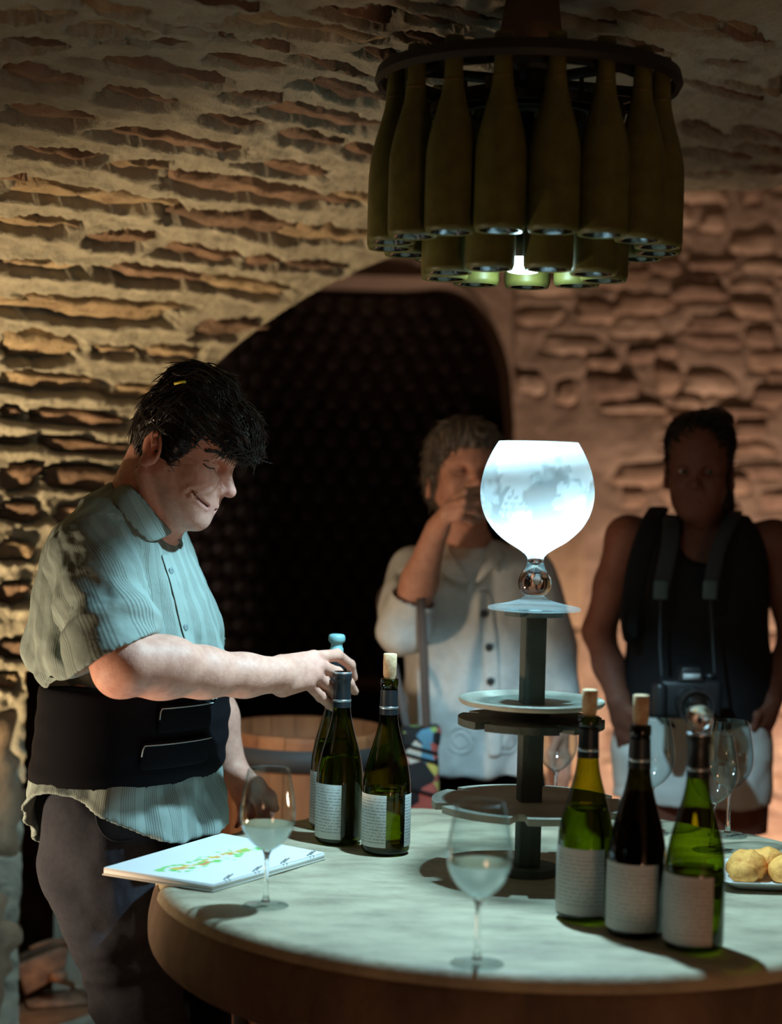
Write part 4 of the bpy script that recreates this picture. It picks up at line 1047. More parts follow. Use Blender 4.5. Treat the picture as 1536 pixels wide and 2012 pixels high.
c = tint(c, .40*blob(Lp, (.085, -.043, -.012), (.025, .02, .02)), (.64, .28, .21))
c = tint(c, .65*blob(Lp, (-.012, -.083, .002), (.022, .018, .036)), (.66, .25, .20))
for q in (.0,): c = tint(c, .75*np.clip(blob(Lp, (.107, 0, -.0605), (.012, .024, .0055)) + blob(Lp, (.111, 0, -.0505), (.008, .020, .004)), 0, 1), (.55, .20, .19))
for k in kn+K2: c = tint(c, .30*blob(P, k, (.018,)*3), (.66, .27, .22))
c = tint(c, .35*blob(P, PX(500, 1580, 3.3), (.05, .06, .06)), (.64, .24, .18))
c = tint(c, .35*blob(P, PX(228, 1340, 2.84), (.04, .04, .04)), (.60, .27, .21))
body = ob('body', P, Q, M['skin'], man, col=c)
bpy.context.view_layer.update()
def facept(x, z, q=-1, off=0.):
    d = -q*HM.R[1]; h = body.ray_cast(Vector(HM(x, q*.2, z)), Vector(d)); return (np.array(h[1])-d*off) if h[0] else HM(x, q*.02, z)
def polydist(P, L):
    best = np.full(len(P), 9.)
    for a, b in zip(L[:-1], L[1:]):
        d = b-a; t = np.clip(((P-a)@d)/(d@d+1e-12), 0, 1); best = np.minimum(best, np.linalg.norm(P-a-t[:, None]*d, axis=1))
    return best
N = normals(P, Q); dlt = np.zeros(len(P)); near = np.linalg.norm(P-HM.o, axis=1) < .2
def crease(q, pts, wid, dep, bulge=0.):
    L = [facept(x, z, q) for x, z in pts]; d = polydist(P[near], L); dlt[near] += -dep*np.exp(-(d/wid)**2)+bulge*np.exp(-((d-wid*2.2)/(wid*1.4))**2)
MOUTH = [(.079, -.0375), (.087, -.0425), (.095, -.0470), (.103, -.0510), (.110, -.0540)]
for q in (-1, 1):
    crease(q, MOUTH, .0026, .0038, .0009)
    crease(q, [(.107, -.0175), (.100, -.0255), (.090, -.0330), (.080, -.0400), (.074, -.0480)], .0035, .0022, .0016)
    crease(q, [(.070, .010), (.060, .012), (.050, .013)], .0018, .0011); crease(q, [(.069, .005), (.058, .002), (.050, -.002)], .0018, .0011)
    crease(q, [(.0935, .0065), (.086, .0035), (.076, .0050)], .0022, .0014)
    Lm = [facept(x, z, q) for x, z in MOUTH]; dm = polydist(P[near], Lm); up_ = (P[near]-HM.o)@HM.R[2]
    wl = np.exp(-(dm/.0065)**2)*np.clip((HM.loc(P[near])[:, 0]-.086)/.012, 0, 1); c[near] = c[near]*(1-.6*wl[:, None])+np.array([.50, .16, .15])*.6*wl[:, None]
P = P+N*dlt[:, None]; body.data.vertices.foreach_set('co', P.astype(np.float32).ravel()); body.data.update()
cc_ = np.ones((len(P), 4), np.float32); cc_[:, :3] = c; body.data.color_attributes['Col'].data.foreach_set('color', cc_.ravel())
bpy.context.view_layer.update()
for q in (-1, 1): ob('mouth_line', *tube([facept(x, z, q, .0002) for x, z in MOUTH], [.0006, .0011, .0012, .0012, .0008], 6), M['lash'], man)  # dark tube painting the shade between the lips
# eyes: closed lids with a dark lash line, and brows
for q in (1, -1):
    ob('lash_line', *tube(spline([facept(x, z, q, .0003) for x, z in ((.0800, .0125), (.0865, .0100), (.0925, .0095), (.0970, .0115))], 4), [.0006]+[.0013]*11+[.0006], 6), M['lash'], man)
    ob('lid_crease', *tube(spline([facept(x, z, q, .0) for x, z in ((.0780, .0165), (.0850, .0195), (.0930, .0200))], 4), [.0004]+[.0008]*7+[.0004], 5), M['lash'], man)  # shade of the lid fold drawn as a dark tube
    lines = []
    for i in range(90):
        u_ = i/89; x = .078+.027*u_; z = .0335+.0085*math.sin(u_*2.2)-.004*u_+random.Random(i).uniform(-.0025, .0025)
        a = facept(x, z, q, .0006); b = facept(x-.006, z+.0015, q, .0012); lines.append([a, .5*(a+b), b])
    strands('eyebrow', lines, .0008, M['hairdark'], man)
# hair
hb = Field(HM.o-.21, HM.o+.21, .0045)
def hel(c_, r, k, cut=False): hb.el(HM(*c_), np.array(r)*HM.s, HM.R, k, cut)
hel((.020, 0, .063), (.093, .083, .096), .01); hel((-.004, 0, .035), (.064, .078, .082), .02); hel((.085, 0, .088), (.050, .062, .042), .02)
hel((.100, -.005, .070), (.044, .060, .030), .015); hel((.005, 0, .130), (.055, .05, .034), .03)
for q in (1, -1):
    hb.rc(HM(.028, q*.074, .035), HM(.026, q*.073, .004), .014, .009, .012)
    hel((-.004, q*.088, .000), (.020, .022, .036), .004, True)
hb.half(HM(0, 0, -.048), -HM.R[2]+HM.R[0]*.25, HM.o-.3, HM.o+.3)
def facecut(x, y, z):
    P_ = np.stack(np.broadcast_arrays(x, y, z), -1).reshape(-1, 3); L = HM.loc(P_)
    hl = np.where(L[:, 0] > .062, .050+.004*np.clip((L[:, 0]-.062)/.06, 0, 1)+.006*np.sin(L[:, 1]*190)*np.clip((L[:, 0]-.07)/.03, 0, 1), .050-(.062-L[:, 0])*1.55)
    d = np.where(L[:, 0] > .018, L[:, 2]-hl, .05)
    return d.reshape(np.broadcast_shapes(x.shape, y.shape, z.shape))*HM.s
hb.op(HM.o-.2, HM.o+.2, facecut, .005, True)
P, Q = hb.skin(2); N = normals(P, Q); L = HM.loc(P)
az = np.arctan2(L[:, 1], L[:, 2]-.02)
P = P+N*(.0035*np.sin(az*46+6*vnoise(L[:, 0]*30, az*5, 3))*np.clip((L[:, 2]-.0)/.03, .2, 1)+.004*fbm(L[:, 0]*30, az*7, 3, 9))[:, None]
hair = ob('hair', P, Q, M['hairdark'], man)
rr_ = random.Random(4); lines = []
hv = P[::1]; hN = N
sel = [i for i in range(0, len(P), max(1, len(P)//1500)) if L[i, 2] > -.02]
for i in sel:
    p = P[i]+N[i]*.001; d = HM.R[0]*.9-HM.R[2]*.25+HM.R[1]*np.sign(L[i, 1])*.25
    if L[i, 0] < .0: d = -HM.R[2]*.9-HM.R[0]*.35
    d = d-N[i]*(d@N[i]); d /= np.linalg.norm(d)+1e-9
    w1 = np.array([rr_.gauss(0, .25) for _ in range(3)]); ln = rr_.uniform(.018, .034)
    lines.append([p-d*ln*.3, p+N[i]*.0022+d*ln*.25, p+N[i]*.0018+(d+w1*.5)*ln*.7, p-N[i]*.0015+(d+w1)*ln])
for i in range(110):
    y = rr_.uniform(-.058, .058); a = HM(.118+rr_.uniform(0, .024)-abs(y)*.35, y, .080+rr_.uniform(-.01, .01)); b = HM(.132+rr_.uniform(-.004, .014)-abs(y)*.5, y*1.05+rr_.uniform(-.008, .008), .052); e = HM(.128+rr_.uniform(-.010, .014)-abs(y)*.55, y*1.1+rr_.uniform(-.014, .014), .030+rr_.uniform(-.006, .012))
    lines.append([a, .5*(a+b)+HM.R[0]*.004, b, e])
strands('hair_strands', lines, .0016, M['hairdark'], hair)
M['yellow'] = mat('yellow_clip_plastic', (.75, .60, .05), .4)
ob('hair_clip', *tube([HM(-.022, -.068, .118), HM(-.012, -.0665, .126), HM(-.005, -.0645, .129)], .0026, 6), M['yellow'], hair)

# shirt
def loftrows(rows, Y, k=1.129, ratio=1.45):
    out = []
    for y, xl, xr in rows:
        a, b = PX(xl, y, Y), PX(xr, y, Y); e = (b[0]-a[0])/2; bb_ = e/k
        out.append((a[2]*.5+b[2]*.5, (a[0]+b[0])/2, Y, bb_*ratio, bb_))
    return out
TR2 = [(-.5, -.866), (.866, -.5)]
rows_t = loftrows([(1000, 190, 330), (1030, 118, 346), (1080, 86, 368), (1130, 71, 392), (1180, 64, 412), (1230, 60, 428), (1280, 58, 438), (1320, 62, 442), (1350, 84, 442), (1372, 120, 436), (1380, 150, 420)], 3.10)
sb = Field((-.74, 2.70, 1.22), (-.20, 3.46, 1.68), .0048)
sb.loft(rows_t, TR2, .03)
sb.chain([PX(250, 1010, 3.08), PX(185, 1078, 2.975)], [.060, .070], .04)
sb.chain([PX(270, 1010, 3.10), PX(298, 1095, 3.225)], [.050, .060], .04)
sl_dir = np.array([.50, -.08, -.86])
sb.chain([PX(180, 1095, 2.965), PX(200, 1180, 2.915), PX(226, 1300, 2.86)], [.074, .077, .080], .012)
sb.half(PX(228, 1287, 2.86), sl_dir, (-.74, 2.6, 1.1), (-.38, 2.935, 1.5), .003)
sb.chain([PX(200, 1170, 2.915), PX(226, 1285, 2.86), PX(250, 1400, 2.80)], [.054, .062, .068], .004, True)
sb.chain([PX(298, 1095, 3.225), PX(350, 1215, 3.29), PX(385, 1300, 3.31)], [.066, .068, .07], .03)
sb.half(PX(378, 1270, 3.30), (.2, .15, -1), (-.5, 3.2, 1.0), (-.1, 3.6, 1.5), .004)
# neck opening
sb.rc(HM(-.01, 0, -.05), PX(264, 1018, 3.09), .060, .046, .010, True)
sb.rc(PX(300, 1000, 3.07), PX(330, 1030, 3.06), .030, .014, .01, True)
sb.rc(PX(338, 1048, 3.05), PX(358, 1088, 3.02), .013, .004, .005, True)
P, Q = sb.skin(4); N = normals(P, Q)
ax0, ax1 = PX(180, 1095, 2.965), PX(226, 1285, 2.86); dv = ax1-ax0; tl_ = ((P-ax0)@dv)/(dv@dv); dist = np.linalg.norm(P-ax0-np.clip(tl_, 0, 1.1)[:, None]*dv, axis=1)
slv = (dist < .084) & (tl_ > -.15) & (P[:, 1] < 3.0)
cen = np.stack([np.interp(P[:, 2], [r[0] for r in rows_t[::-1]], [r[1] for r in rows_t[::-1]]), np.full(len(P), 3.1)], 1)
u_ = (P[:, 0]-cen[:, 0])*-.5+(P[:, 1]-3.1)*-.866; v_ = (P[:, 0]-cen[:, 0])*.866-(P[:, 1]-3.1)*.5
phi = np.arctan2(u_, v_)
# folds: drag lines from the armpit, swags above the belt, vertical gathers on the back
px_ = 768+FPX*(P[:, 0])/P[:, 1]; zz = P[:, 2]
low = np.clip((1.42-zz)/.16, 0, 1)
fold = .009*low*np.sin(phi*9+2.2*np.sin(zz*22)+1.0)*(~slv)
fold += .006*np.sin((zz*34+phi*6.0))*np.clip(1-abs(phi-1.2)/1.1, 0, 1)*(~slv)*np.clip((zz-1.28)/.1, 0, 1)
fold += (.006*np.sin(phi*5+zz*16+2*fbm(phi*2, zz*5, 2, 77))-.014)*np.clip((1.50-zz)/.06, 0, 1)*np.clip((phi-.2)/.4, 0, 1)*(~slv)
fold += .007*low*fbm(phi*3, zz*16, 3, 91)*(~slv)
sq = np.arctan2((P-ax0)@np.array([0, -1., .1]), (P-ax0)@np.array([-.85, 0, -.5]))
fold += np.where(slv, .0065*np.sin(tl_*13+sq*1.6+1.2)*np.clip(tl_*1.5+.25, 0, 1)*np.clip((1.0-tl_)*5, .12, 1)+.004*fbm(tl_*5, sq*2.2, 3, 95)*np.clip((1.0-tl_)*5, .12, 1), 0)
fold += .0035*fbm(P[:, 0]*16+zz*9, zz*14-P[:, 1]*9, 4, 97)*np.where(slv, np.clip((1.0-tl_)*5, .2, 1), 1)
fold += .010*np.exp(-((px_-300-.35*((1.605-zz)*1150+985-1150))/16)**2)*np.clip((zz-1.36)/.05, 0, 1)*np.clip((1.56-zz)/.04, 0, 1)*(~slv)*(P[:, 1] < 3.1)
P = P+N*fold[:, None]
phw = np.where(phi < -math.pi/2, phi+2*math.pi, phi)
strp = np.where(slv, sq*.078+.02, phw*.165)
shirt = ob('shirt', P, Q, M['shirt'], man, col=np.stack([strp+2, strp*0, strp*0], 1))
shirt.modifiers.new('fine', 'SUBSURF').render_levels = 1; shirt.modifiers['fine'].levels = 0
# collar leaves
def sheet(name, rows, mtl, parent, th=.003, colf=None, sub=1):
    n, m_ = len(rows), len(rows[0]); V = [tuple(p) for r in rows for p in r]
    F = [(i*m_+j, i*m_+j+1, (i+1)*m_+j+1, (i+1)*m_+j) for i in range(n-1) for j in range(m_-1)]
    o = ob(name, V, F, mtl, parent, col=None if colf is None else colf(np.array(V)))
    s = o.modifiers.new('thick', 'SOLIDIFY'); s.thickness = th; s.offset = 0
    if sub: q = o.modifiers.new('round', 'SUBSURF'); q.levels = sub; q.render_levels = sub
    return o
def pxs(l): return [PX(*p) for p in l]
inn = spline(pxs([(246, 940, 3.10), (258, 952, 3.02), (285, 982, 2.998), (315, 1018, 3.01), (343, 1048, 3.04)]), 3)
mid = spline(pxs([(226, 948, 3.10), (238, 966, 2.995), (262, 1000, 2.975), (292, 1034, 2.985), (320, 1058, 3.015)]), 3)
out = spline(pxs([(214, 964, 3.10), (222, 986, 2.98), (244, 1018, 2.955), (270, 1046, 2.965), (294, 1068, 2.99)]), 3)
stc = lambda V: np.stack([V[:, 0]*.9+V[:, 2]*.5+2, V[:, 0]*0, V[:, 0]*0], 1)
sheet('collar', [list(q) for q in zip(inn, mid, out)], M['shirt'], shirt, .004, stc)
sheet('collar', [pxs(q) for q in (((246, 940, 3.10), (226, 948, 3.10), (214, 964, 3.10)), ((262, 940, 3.16), (245, 946, 3.17), (232, 960, 3.18)), ((310, 990, 3.17), (315, 996, 3.18), (315, 1006, 3.19)), ((347, 1048, 3.08), (356, 1054, 3.09), (362, 1066, 3.10)), ((346, 1056, 3.06), (354, 1068, 3.07), (361, 1082, 3.08)))], M['shirt'], shirt, .004, stc)
# placket with buttons
zs_ = np.linspace(PX(350, 1088, 3.04)[2], PX(430, 1368, 3.0)[2], 26)
def front(z, off=0, w_=0):
    cx = np.interp(z, [r[0] for r in rows_t[::-1]], [r[1] for r in rows_t[::-1]]); a_ = np.interp(z, [r[0] for r in rows_t[::-1]], [r[3] for r in rows_t[::-1]]); b_ = np.interp(z, [r[0] for r in rows_t[::-1]], [r[4] for r in rows_t[::-1]])
    u = w_; v = b_*math.sqrt(max(0, 1-(u/a_)**2))+off
    return np.array([cx-.5*u+.866*v, 3.1-.866*u-.5*v, z])
def hitshirt(p, d):
    h = shirt.ray_cast(Vector(p+d*.2), Vector(-d)); return np.array(h[1]) if h[0] else p
fd = np.array([.866, -.5, 0])
bpy.context.view_layer.update()
rows_p = []
for z in zs_: rows_p.append([hitshirt(front(z, 0, w_), fd)+fd*.0022 for w_ in (.004, .016, .028)])
rp = np.array(rows_p); kk = np.array([.25, .5, .25]); rp[1:-1] = .25*rp[:-2]+.5*rp[1:-1]+.25*rp[2:]
sheet('placket', [list(r) for r in rp], M['shirt'], shirt, .002, lambda V: np.stack([V[:, 0]*0+2.032, V[:, 0]*0, V[:, 0]*0], 1))
for i in (3, 13, 22):
    p = rp[i][1]+fd*.003
    v, f = lathe([(0, -.0015), (.0055, -.0015), (.0062, 0), (.0055, .0012), (.003, .0006), (0, .0006)], 16); v = np.array(v); sdv = np.cross([0, 0, 1], fd)
    ob('button', p+v[:, :1]*sdv+v[:, 1:2]*np.array([0, 0, 1.])+v[:, 2:]*fd, f, M['button'], shirt)
# shirt tail below the belt
rows_k = loftrows([(1505, 82, 424), (1530, 72, 428), (1560, 63, 436), (1600, 58, 444), (1640, 66, 448), (1690, 80, 450)], 3.10)
kb = Field((-.74, 2.82, .90), (-.22, 3.40, 1.18), .005)
zS, zB, zF = PX(250, 1560, 2.95)[2], PX(95, 1672, 3.1)[2], PX(440, 1636, 3.1)[2]
kb.loft(rows_k, TR2, .01)
kb.loft([(r[0]*1+(0 if i else 0), r[1], r[2], r[3]-.010, r[4]-.010) for i, r in enumerate(rows_k)][::1], TR2, .003, True)
ck = np.array(rows_k)
def hemcut(x, y, z):
    cx = np.interp(z.ravel(), ck[::-1, 0], ck[::-1, 1]).reshape(z.shape); dx = x-cx; dy = y-3.1
    u = dx*-.5+dy*-.866; v = dx*.866-dy*.5; a = np.arctan2(u/1.45, v)
    side = np.clip(np.abs(np.sin(a)), 0, 1)**2.2; fr = np.where(v > 0, zF, zB)
    return z-(fr+(zS-fr)*side)
kb.op((-.8, 2.7, .9), (-.1, 3.5, 1.2), hemcut, .002, True)
P, Q = kb.skin(1); N = normals(P, Q)
cx = np.interp(P[:, 2], ck[::-1, 0], ck[::-1, 1]); u_ = (P[:, 0]-cx)*-.5+(P[:, 1]-3.1)*-.866; v_ = (P[:, 0]-cx)*.866-(P[:, 1]-3.1)*.5; ph = np.arctan2(u_/1.2, v_)
rad = np.stack([P[:, 0]-cx, P[:, 1]-3.1, P[:, 2]*0], 1); rad /= np.linalg.norm(rad, axis=1, keepdims=True)
P = P+rad*((.010*np.sin(ph*8+1.5*np.sin(P[:, 2]*30))+.006*fbm(ph*4, P[:, 2]*14, 3, 101))*np.clip((1.13-P[:, 2])/.06, 0, 1))[:, None]
ob('shirt_tail', P, Q, M['shirt'], man, col=np.stack([ph*.165+2, ph*0, ph*0], 1))
# waist belt
rows_b = loftrows([(1335, 98, 438), (1352, 96, 441), (1400, 91, 441), (1450, 86, 437), (1500, 78, 430), (1524, 75, 420), (1535, 78, 416)], 3.10)
wb = Field((-.74, 2.82, 1.08), (-.22, 3.40, 1.33), .0055)
wb.loft([(r[0], r[1], r[2], r[3]+.004, r[4]+.004) for r in rows_b], TR2, .01)
P, Q = wb.skin(2); N = normals(P, Q); P = P+N*(.0022*np.sin(P[:, 2]*150)*np.clip(fbm(P[:, 0]*6, P[:, 1]*6, 2, 5)+.4, 0, 1))[:, None]
belt = ob('waist_belt', P, Q, M['beltfab'], man)
bpy.context.view_layer.update()
rb_ = [r for r in sorted(rows_b)]
def beltpt(z, ang, off):
    cx, a_, b_ = [np.interp(z, [r[0] for r in rb_], [r[k] for r in rb_]) for k in (1, 3, 4)]
    u, v = (a_+.004+off)*math.sin(ang), (b_+.004+off)*math.cos(ang)
    return np.array([cx-.5*u+.866*v, 3.1-.866*u-.5*v, z])
zt_, zb_ = PX(400, 1380, 3.0)[2], PX(400, 1505, 3.0)[2]; zm_ = (zt_+zb_)/2
flap = lambda z, t_: .10+(.55 if z > zm_+.008 else .60)*t_
for (z0, z1, a0, a1) in ((zm_+.006, zt_, -.1, .52), (zb_, zm_-.006, -.1, .66)):
    rws = [[beltpt(z0+(z1-z0)*j/3, a0+(a1-a0)*i/12, .006) for j in range(4)] for i in range(13)]
    sheet('belt_flap', rws, M['beltfab'], belt, .004)
    e = [beltpt(z1-.006, a0+(a1-.03-a0)*i/10, .010) for i in range(11)]+[beltpt(z1-.012, a1-.015, .010), beltpt((z0+z1)/2, a1-.01, .010)]
    ob('belt_stitching', *tube(e, .0011, 5), M['stitch'], belt)
# jeans
jb = Field((-.74, 2.78, .06), (-.16, 3.46, 1.13), .0065)
hipR, kneR, ankR = PX(188, 1640, 3.03), PX(338, 2200, 2.97), PX(330, 2750, 2.98)
hipL, kneL, ankL = PX(285, 1640, 3.20), PX(398, 2200, 3.20), PX(365, 2750, 3.24)
ankR[2] = ankL[2] = .10
jb.el(PX(252, 1580, 3.10), (.165, .115, .12), tor, .03)
jb.el(PX(190, 1690, 3.06), (.085, .085, .10), None, .05); jb.el(PX(235, 1690, 3.22), (.085, .085, .10), None, .05)
jb.chain([hipR, .5*(hipR+kneR), kneR, .6*kneR+.4*ankR, ankR], [.098, .084, .070, .066, .058], .03)
jb.chain([hipL, .5*(hipL+kneL), kneL, .6*kneL+.4*ankL, ankL], [.106, .088, .070, .066, .058], .03)
P, Q = jb.skin(2); N = normals(P, Q)
seat = np.clip(1.1-abs(P[:, 2]-.80)/.16, 0, 1)
P = P+N*(.0075*seat*np.sin(P[:, 2]*62-P[:, 0]*34+4*fbm(P[:, 1]*5, P[:, 2]*6, 2, 13))*np.clip(fbm(P[:, 0]*7, P[:, 2]*9+P[:, 1]*4, 2, 23)+.55, 0, 1.2))[:, None]
P = P+N*(.009*np.sin(P[:, 2]*30+P[:, 0]*22+3*fbm(P[:, 0]*5, P[:, 2]*5, 2, 3))*np.clip(1.2-abs(P[:, 2]-.86)/.25, .25, 1)+.006*fbm(P[:, 0]*18+P[:, 1]*12, P[:, 2]*10, 3, 7))[:, None]
jeans = ob('jeans', P, Q, M['denim'], man)
bpy.context.view_layer.update()
def onjeans(x, y):
    d = PX(x, y, 3.0)-CC; d /= np.linalg.norm(d); h = jeans.ray_cast(Vector(CC), Vector(d)); return np.array(h[1])-d*.0012 if h[0] else PX(x, y, 3.0)
for s_ in (((186, 1590), (194, 1625), (214, 1648), (245, 1652), (285, 1640)),): ob('pocket_seam', *tube(spline([onjeans(*q) for q in s_], 5), .0016, 5), M['denim'], jeans)
def shoe(a, d, mtl, parent, L=.28):
    d = np.array([d[0], d[1], 0.]); d /= np.linalg.norm(d); r = np.array([d[1], -d[0], 0]); o_ = np.array([a[0], a[1], 0])
    f_ = Field(o_-.36, o_+.36, .008); f_.ax[2] = f_.ax[2]
    f_.rc(o_-d*.05+[0, 0, .045], o_+d*.02+[0, 0, .06], .040, .045, .03); f_.rc(o_+[0, 0, .045], o_+d*.17+[0, 0, .035], .044, .035, .03); f_.rc(o_+d*.02+[0, 0, .06], o_+[0, 0, .13], .045, .05, .03)
    f_.half((0, 0, .002), (0, 0, -1), o_-.5, o_+.5)
    P, Q = f_.skin(1); return ob('shoe', P, Q, mtl, parent)
M['leather'] = mat('dark_shoe_leather', (.04, .025, .018), .5)
shoe(ankR, (.45, -.89), M['leather'], man); shoe(ankL, (.45, -.89), M['leather'], man)

# ---------------------------------------------------------------- the woman drinking
M['blouse'] = mat('white_cotton_blouse', (.68, .68, .66), .85, noise=((.60, .60, .58), 30, .4, .6), bump=.004, bscale=28, spec=.15)
M['darkcloth'] = mat('black_trouser_cloth', (.014, .013, .014), .85, spec=.2)
M['strap'] = mat('brown_bag_strap', (.10, .070, .060), .7)
M['dbutton'] = mat('dark_round_button', (.03, .035, .035), .35)
W1 = thing('person', 'woman with short grey hair in a white buttoned blouse raising a glass to her mouth', 'person', (0, 0, 0))
YW = 4.12
H1 = Frame(PX(906, 955, YW+.02), (.26, -.93, .20), (-.04, .20, .95), .97)
B = Field((-.12, 3.72, .85), (.52, 4.42, 1.80), .0075, fine=[((.02, .30, .0042), (3.86, 4.28, .0045), (1.44, 1.76, .0042))])
head(B, H1, female=True, squint=.6)
nk = PX(918, 1105, YW+.06)
B.rc(H1(-.01, 0, -.03), nk, .050, .058, .025)
pl2 = np.eye(3)
B.el(PX(930, 1150, YW+.07), (.11, .065, .05), pl2, .05); B.el(PX(935, 1250, YW+.06), (.13, .085, .22), pl2, .05)
sR, eR, wR = PX(812, 1128, YW+.05), PX(792, 1238, 4.01), PX(858, 1040, 3.935)
limb(B, [nk, sR, eR, .5*(eR+wR), wR], [.040, .040, .040, .040, .026], .02)
sL, eL, wL = PX(1042, 1130, YW+.05), PX(1082, 1270, YW+.04), PX(1098, 1420, YW-.03)
limb(B, [nk, sL, eL, wL], [.040, .040, .040, .027], .02)
K = [PX(888, 985, 3.885), PX(880, 996, 3.878), PX(876, 1008, 3.875), PX(876, 1021, 3.88)]
for i, k in enumerate(K): B.rc(PX(862, 1032+3*i, 3.93), k, .019, .0115, .012)
for i, (k, m1, m2, tp) in enumerate([(K[0], (915, 966, 3.86), (938, 962, 3.885), (945, 972, 3.905)), (K[1], (912, 985, 3.85), (936, 985, 3.87), (944, 994, 3.895)),
                                     (K[2], (908, 1000, 3.85), (930, 1003, 3.87), (938, 1010, 3.895)), (K[3], (902, 1015, 3.86), (920, 1021, 3.88), (928, 1026, 3.90))]):
    finger(B, [k, PX(*m1), PX(*m2), PX(*tp)], .0105, .0072)
finger(B, [PX(866, 1018, 3.93), PX(893, 990, 3.93), PX(915, 972, 3.925), PX(932, 962, 3.92)], .0145, .0085, .01)
kL = PX(1100, 1475, YW-.05)
B.rc(wL, kL, .026, .022, .015)
for i in range(4): finger(B, [kL+np.array([.018-.012*i, -.012+.006*i, -.01]), kL+np.array([.016-.012*i, -.022+.006*i, -.055]), kL+np.array([.010-.011*i, -.018+.006*i, -.090])], .0092, .0068)
finger(B, [kL+np.array([-.005, -.02, .04]), kL+np.array([-.025, -.045, .0]), kL+np.array([-.022, -.055, -.035])], .011, .008)
P, Q = B.skin(2); Lp = H1.loc(P); c = np.tile(np.array([.56, .27, .185]), (len(P), 1))
c = tint(c, .6*np.clip(blob(Lp, (.108, 0, -.056), (.012, .024, .012)), 0, 1), (.45, .15, .14)); c = tint(c, .4*blob(Lp, (.125, 0, -.018), (.018, .016, .018)), (.58, .22, .17))
ob('body', P, Q, M['skin'], W1, col=c)
for q in (1, -1):
    ob('lash_line', *tube(spline([H1(.0885, q*.0475, .0135), H1(.0985, q*.038, .0145), H1(.1015, q*.029, .0145), H1(.0965, q*.019, .0125)], 3), .0014, 5), M['lash'], W1)
    ob('eyebrow', *tube(spline([H1(.084, q*.050, .033), H1(.099, q*.034, .041), H1(.105, q*.014, .037)], 3), .0024, 5, True, .6), M['hairgrey'], W1)
def hairdo(H, els, cuts, mtl, parent, hl, seed, n=900, r=.0017, ln=(.02, .04), flow=(-.2, 0, -1), step=.005, lift=.0022):
    hb = Field(H.o-.22, H.o+.22, step)
    for c_, r_, k in els: hb.el(H(*c_), np.array(r_)*H.s, H.R, k)
    def fc(x, y, z):
        P_ = np.stack(np.broadcast_arrays(x, y, z), -1).reshape(-1, 3); L = H.loc(P_); return (hl(L)).reshape(np.broadcast_shapes(x.shape, y.shape, z.shape))*H.s
    hb.op(H.o-.22, H.o+.22, fc, .006, True)
    for c_, r_ in cuts: hb.el(H(*c_), np.array(r_)*H.s, H.R, .004, True)
    P, Q = hb.skin(2); N = normals(P, Q); L = H.loc(P); az = np.arctan2(L[:, 1], L[:, 0])
    P = P+N*(.003*np.sin(az*40+5*vnoise(L[:, 2]*25, az*5, seed))+.004*fbm(az*5, L[:, 2]*22, 3, seed))[:, None]
    o = ob('hair', P, Q, mtl, parent); rg = random.Random(seed); lines = []
    for i in range(0, len(P), max(1, len(P)//n)):
        p = P[i]; d = H.R.T@np.array(flow)+H.R[1]*np.sign(L[i, 1])*.15; d = d-N[i]*(d@N[i]); d /= np.linalg.norm(d)+1e-9
        w = np.array([rg.gauss(0, .25) for _ in range(3)]); l_ = rg.uniform(*ln)
        lines.append([p-d*l_*.3, p+N[i]*lift+d*l_*.25, p+N[i]*lift*.8+(d+w*.5)*l_*.7, p-N[i]*.0015+(d+w)*l_])
    strands('hair_strands', lines, r, mtl, o)
    return o
hairdo(H1, [((.012, 0, .062), (.098, .088, .096), .01), ((-.02, 0, .02), (.080, .085, .085), .02), ((.06, 0, .10), (.06, .07, .05), .02)], [((.0, .092, -.004), (.016, .016, .024)), ((.0, -.092, -.004), (.016, .016, .024))], M['hairgrey'], W1,
       lambda L: np.where(L[:, 0] > .022, L[:, 2]-(.066-.030*np.clip((abs(L[:, 1])-.045)/.03, 0, 1)), L[:, 2]+.055+.0*L[:, 0])*-1 if False else np.where((L[:, 0] > .022) & (L[:, 2] < (.070-.045*np.clip((abs(L[:, 1])-.045)/.03, 0, 1))), -.01, np.where(L[:, 2] < -.06, -.01, .01)), 8)
# blouse
EW = [(1, 0), (0, -1)]
def rows_of(lst, Y, ratio):
    out = []
    for y, xl, xr in lst:
        a, b = PX(xl, y, Y), PX(xr, y, Y); e = (b[0]-a[0])/2; out.append(((a[2]+b[2])/2, (a[0]+b[0])/2, Y, e, e*ratio))
    return out
rb1 = rows_of([(1062, 878, 972), (1078, 846, 1008), (1100, 812, 1050), (1150, 796, 1072), (1220, 790, 1080), (1320, 788, 1088), (1420, 792, 1094), (1500, 800, 1098), (1512, 806, 1094)], YW+.06, .74)
bf = Field((-.16, 3.84, .89), (.56, 4.44, 1.56), .007)
bf.loft(rb1, EW, .02, pw=2.3)
bf.chain([sR+[0, 0, -.0], .35*sR+.65*eR], [.062, .066], .03)
bf.chain([.45*sR+.55*eR, eR, .66*eR+.34*wR], [.064, .060, .056], .02)                     # rolled cuff round the elbow
bf.half(.66*eR+.34*wR, wR-eR, eR-.16, eR+[.055, .05, .16])
bf.rc(.75*eR+.25*wR, wR, .046, .040, .003, True)
bf.chain([sL, eL, .25*eL+.75*wL], [.060, .056, .048], .03)
bf.half(.30*eL+.70*wL, wL-eL, wL-[.055, .14, .14], wL+.14)
bf.rc(H1(-.01, 0, -.05), PX(918, 1076, YW+.06), .056, .046, .01, True)
bf.rc(PX(922, 1055, YW-.03), PX(928, 1140, YW-.085), .034, .006, .008, True)
P, Q = bf.skin(2); N = normals(P, Q)
P = P+N*(.010*fbm(P[:, 0]*9+3, P[:, 2]*6, 3, 111)+.005*np.sin(P[:, 0]*70+5*np.sin(P[:, 2]*9))*np.clip((1.35-P[:, 2])/.25, 0, 1))[:, None]
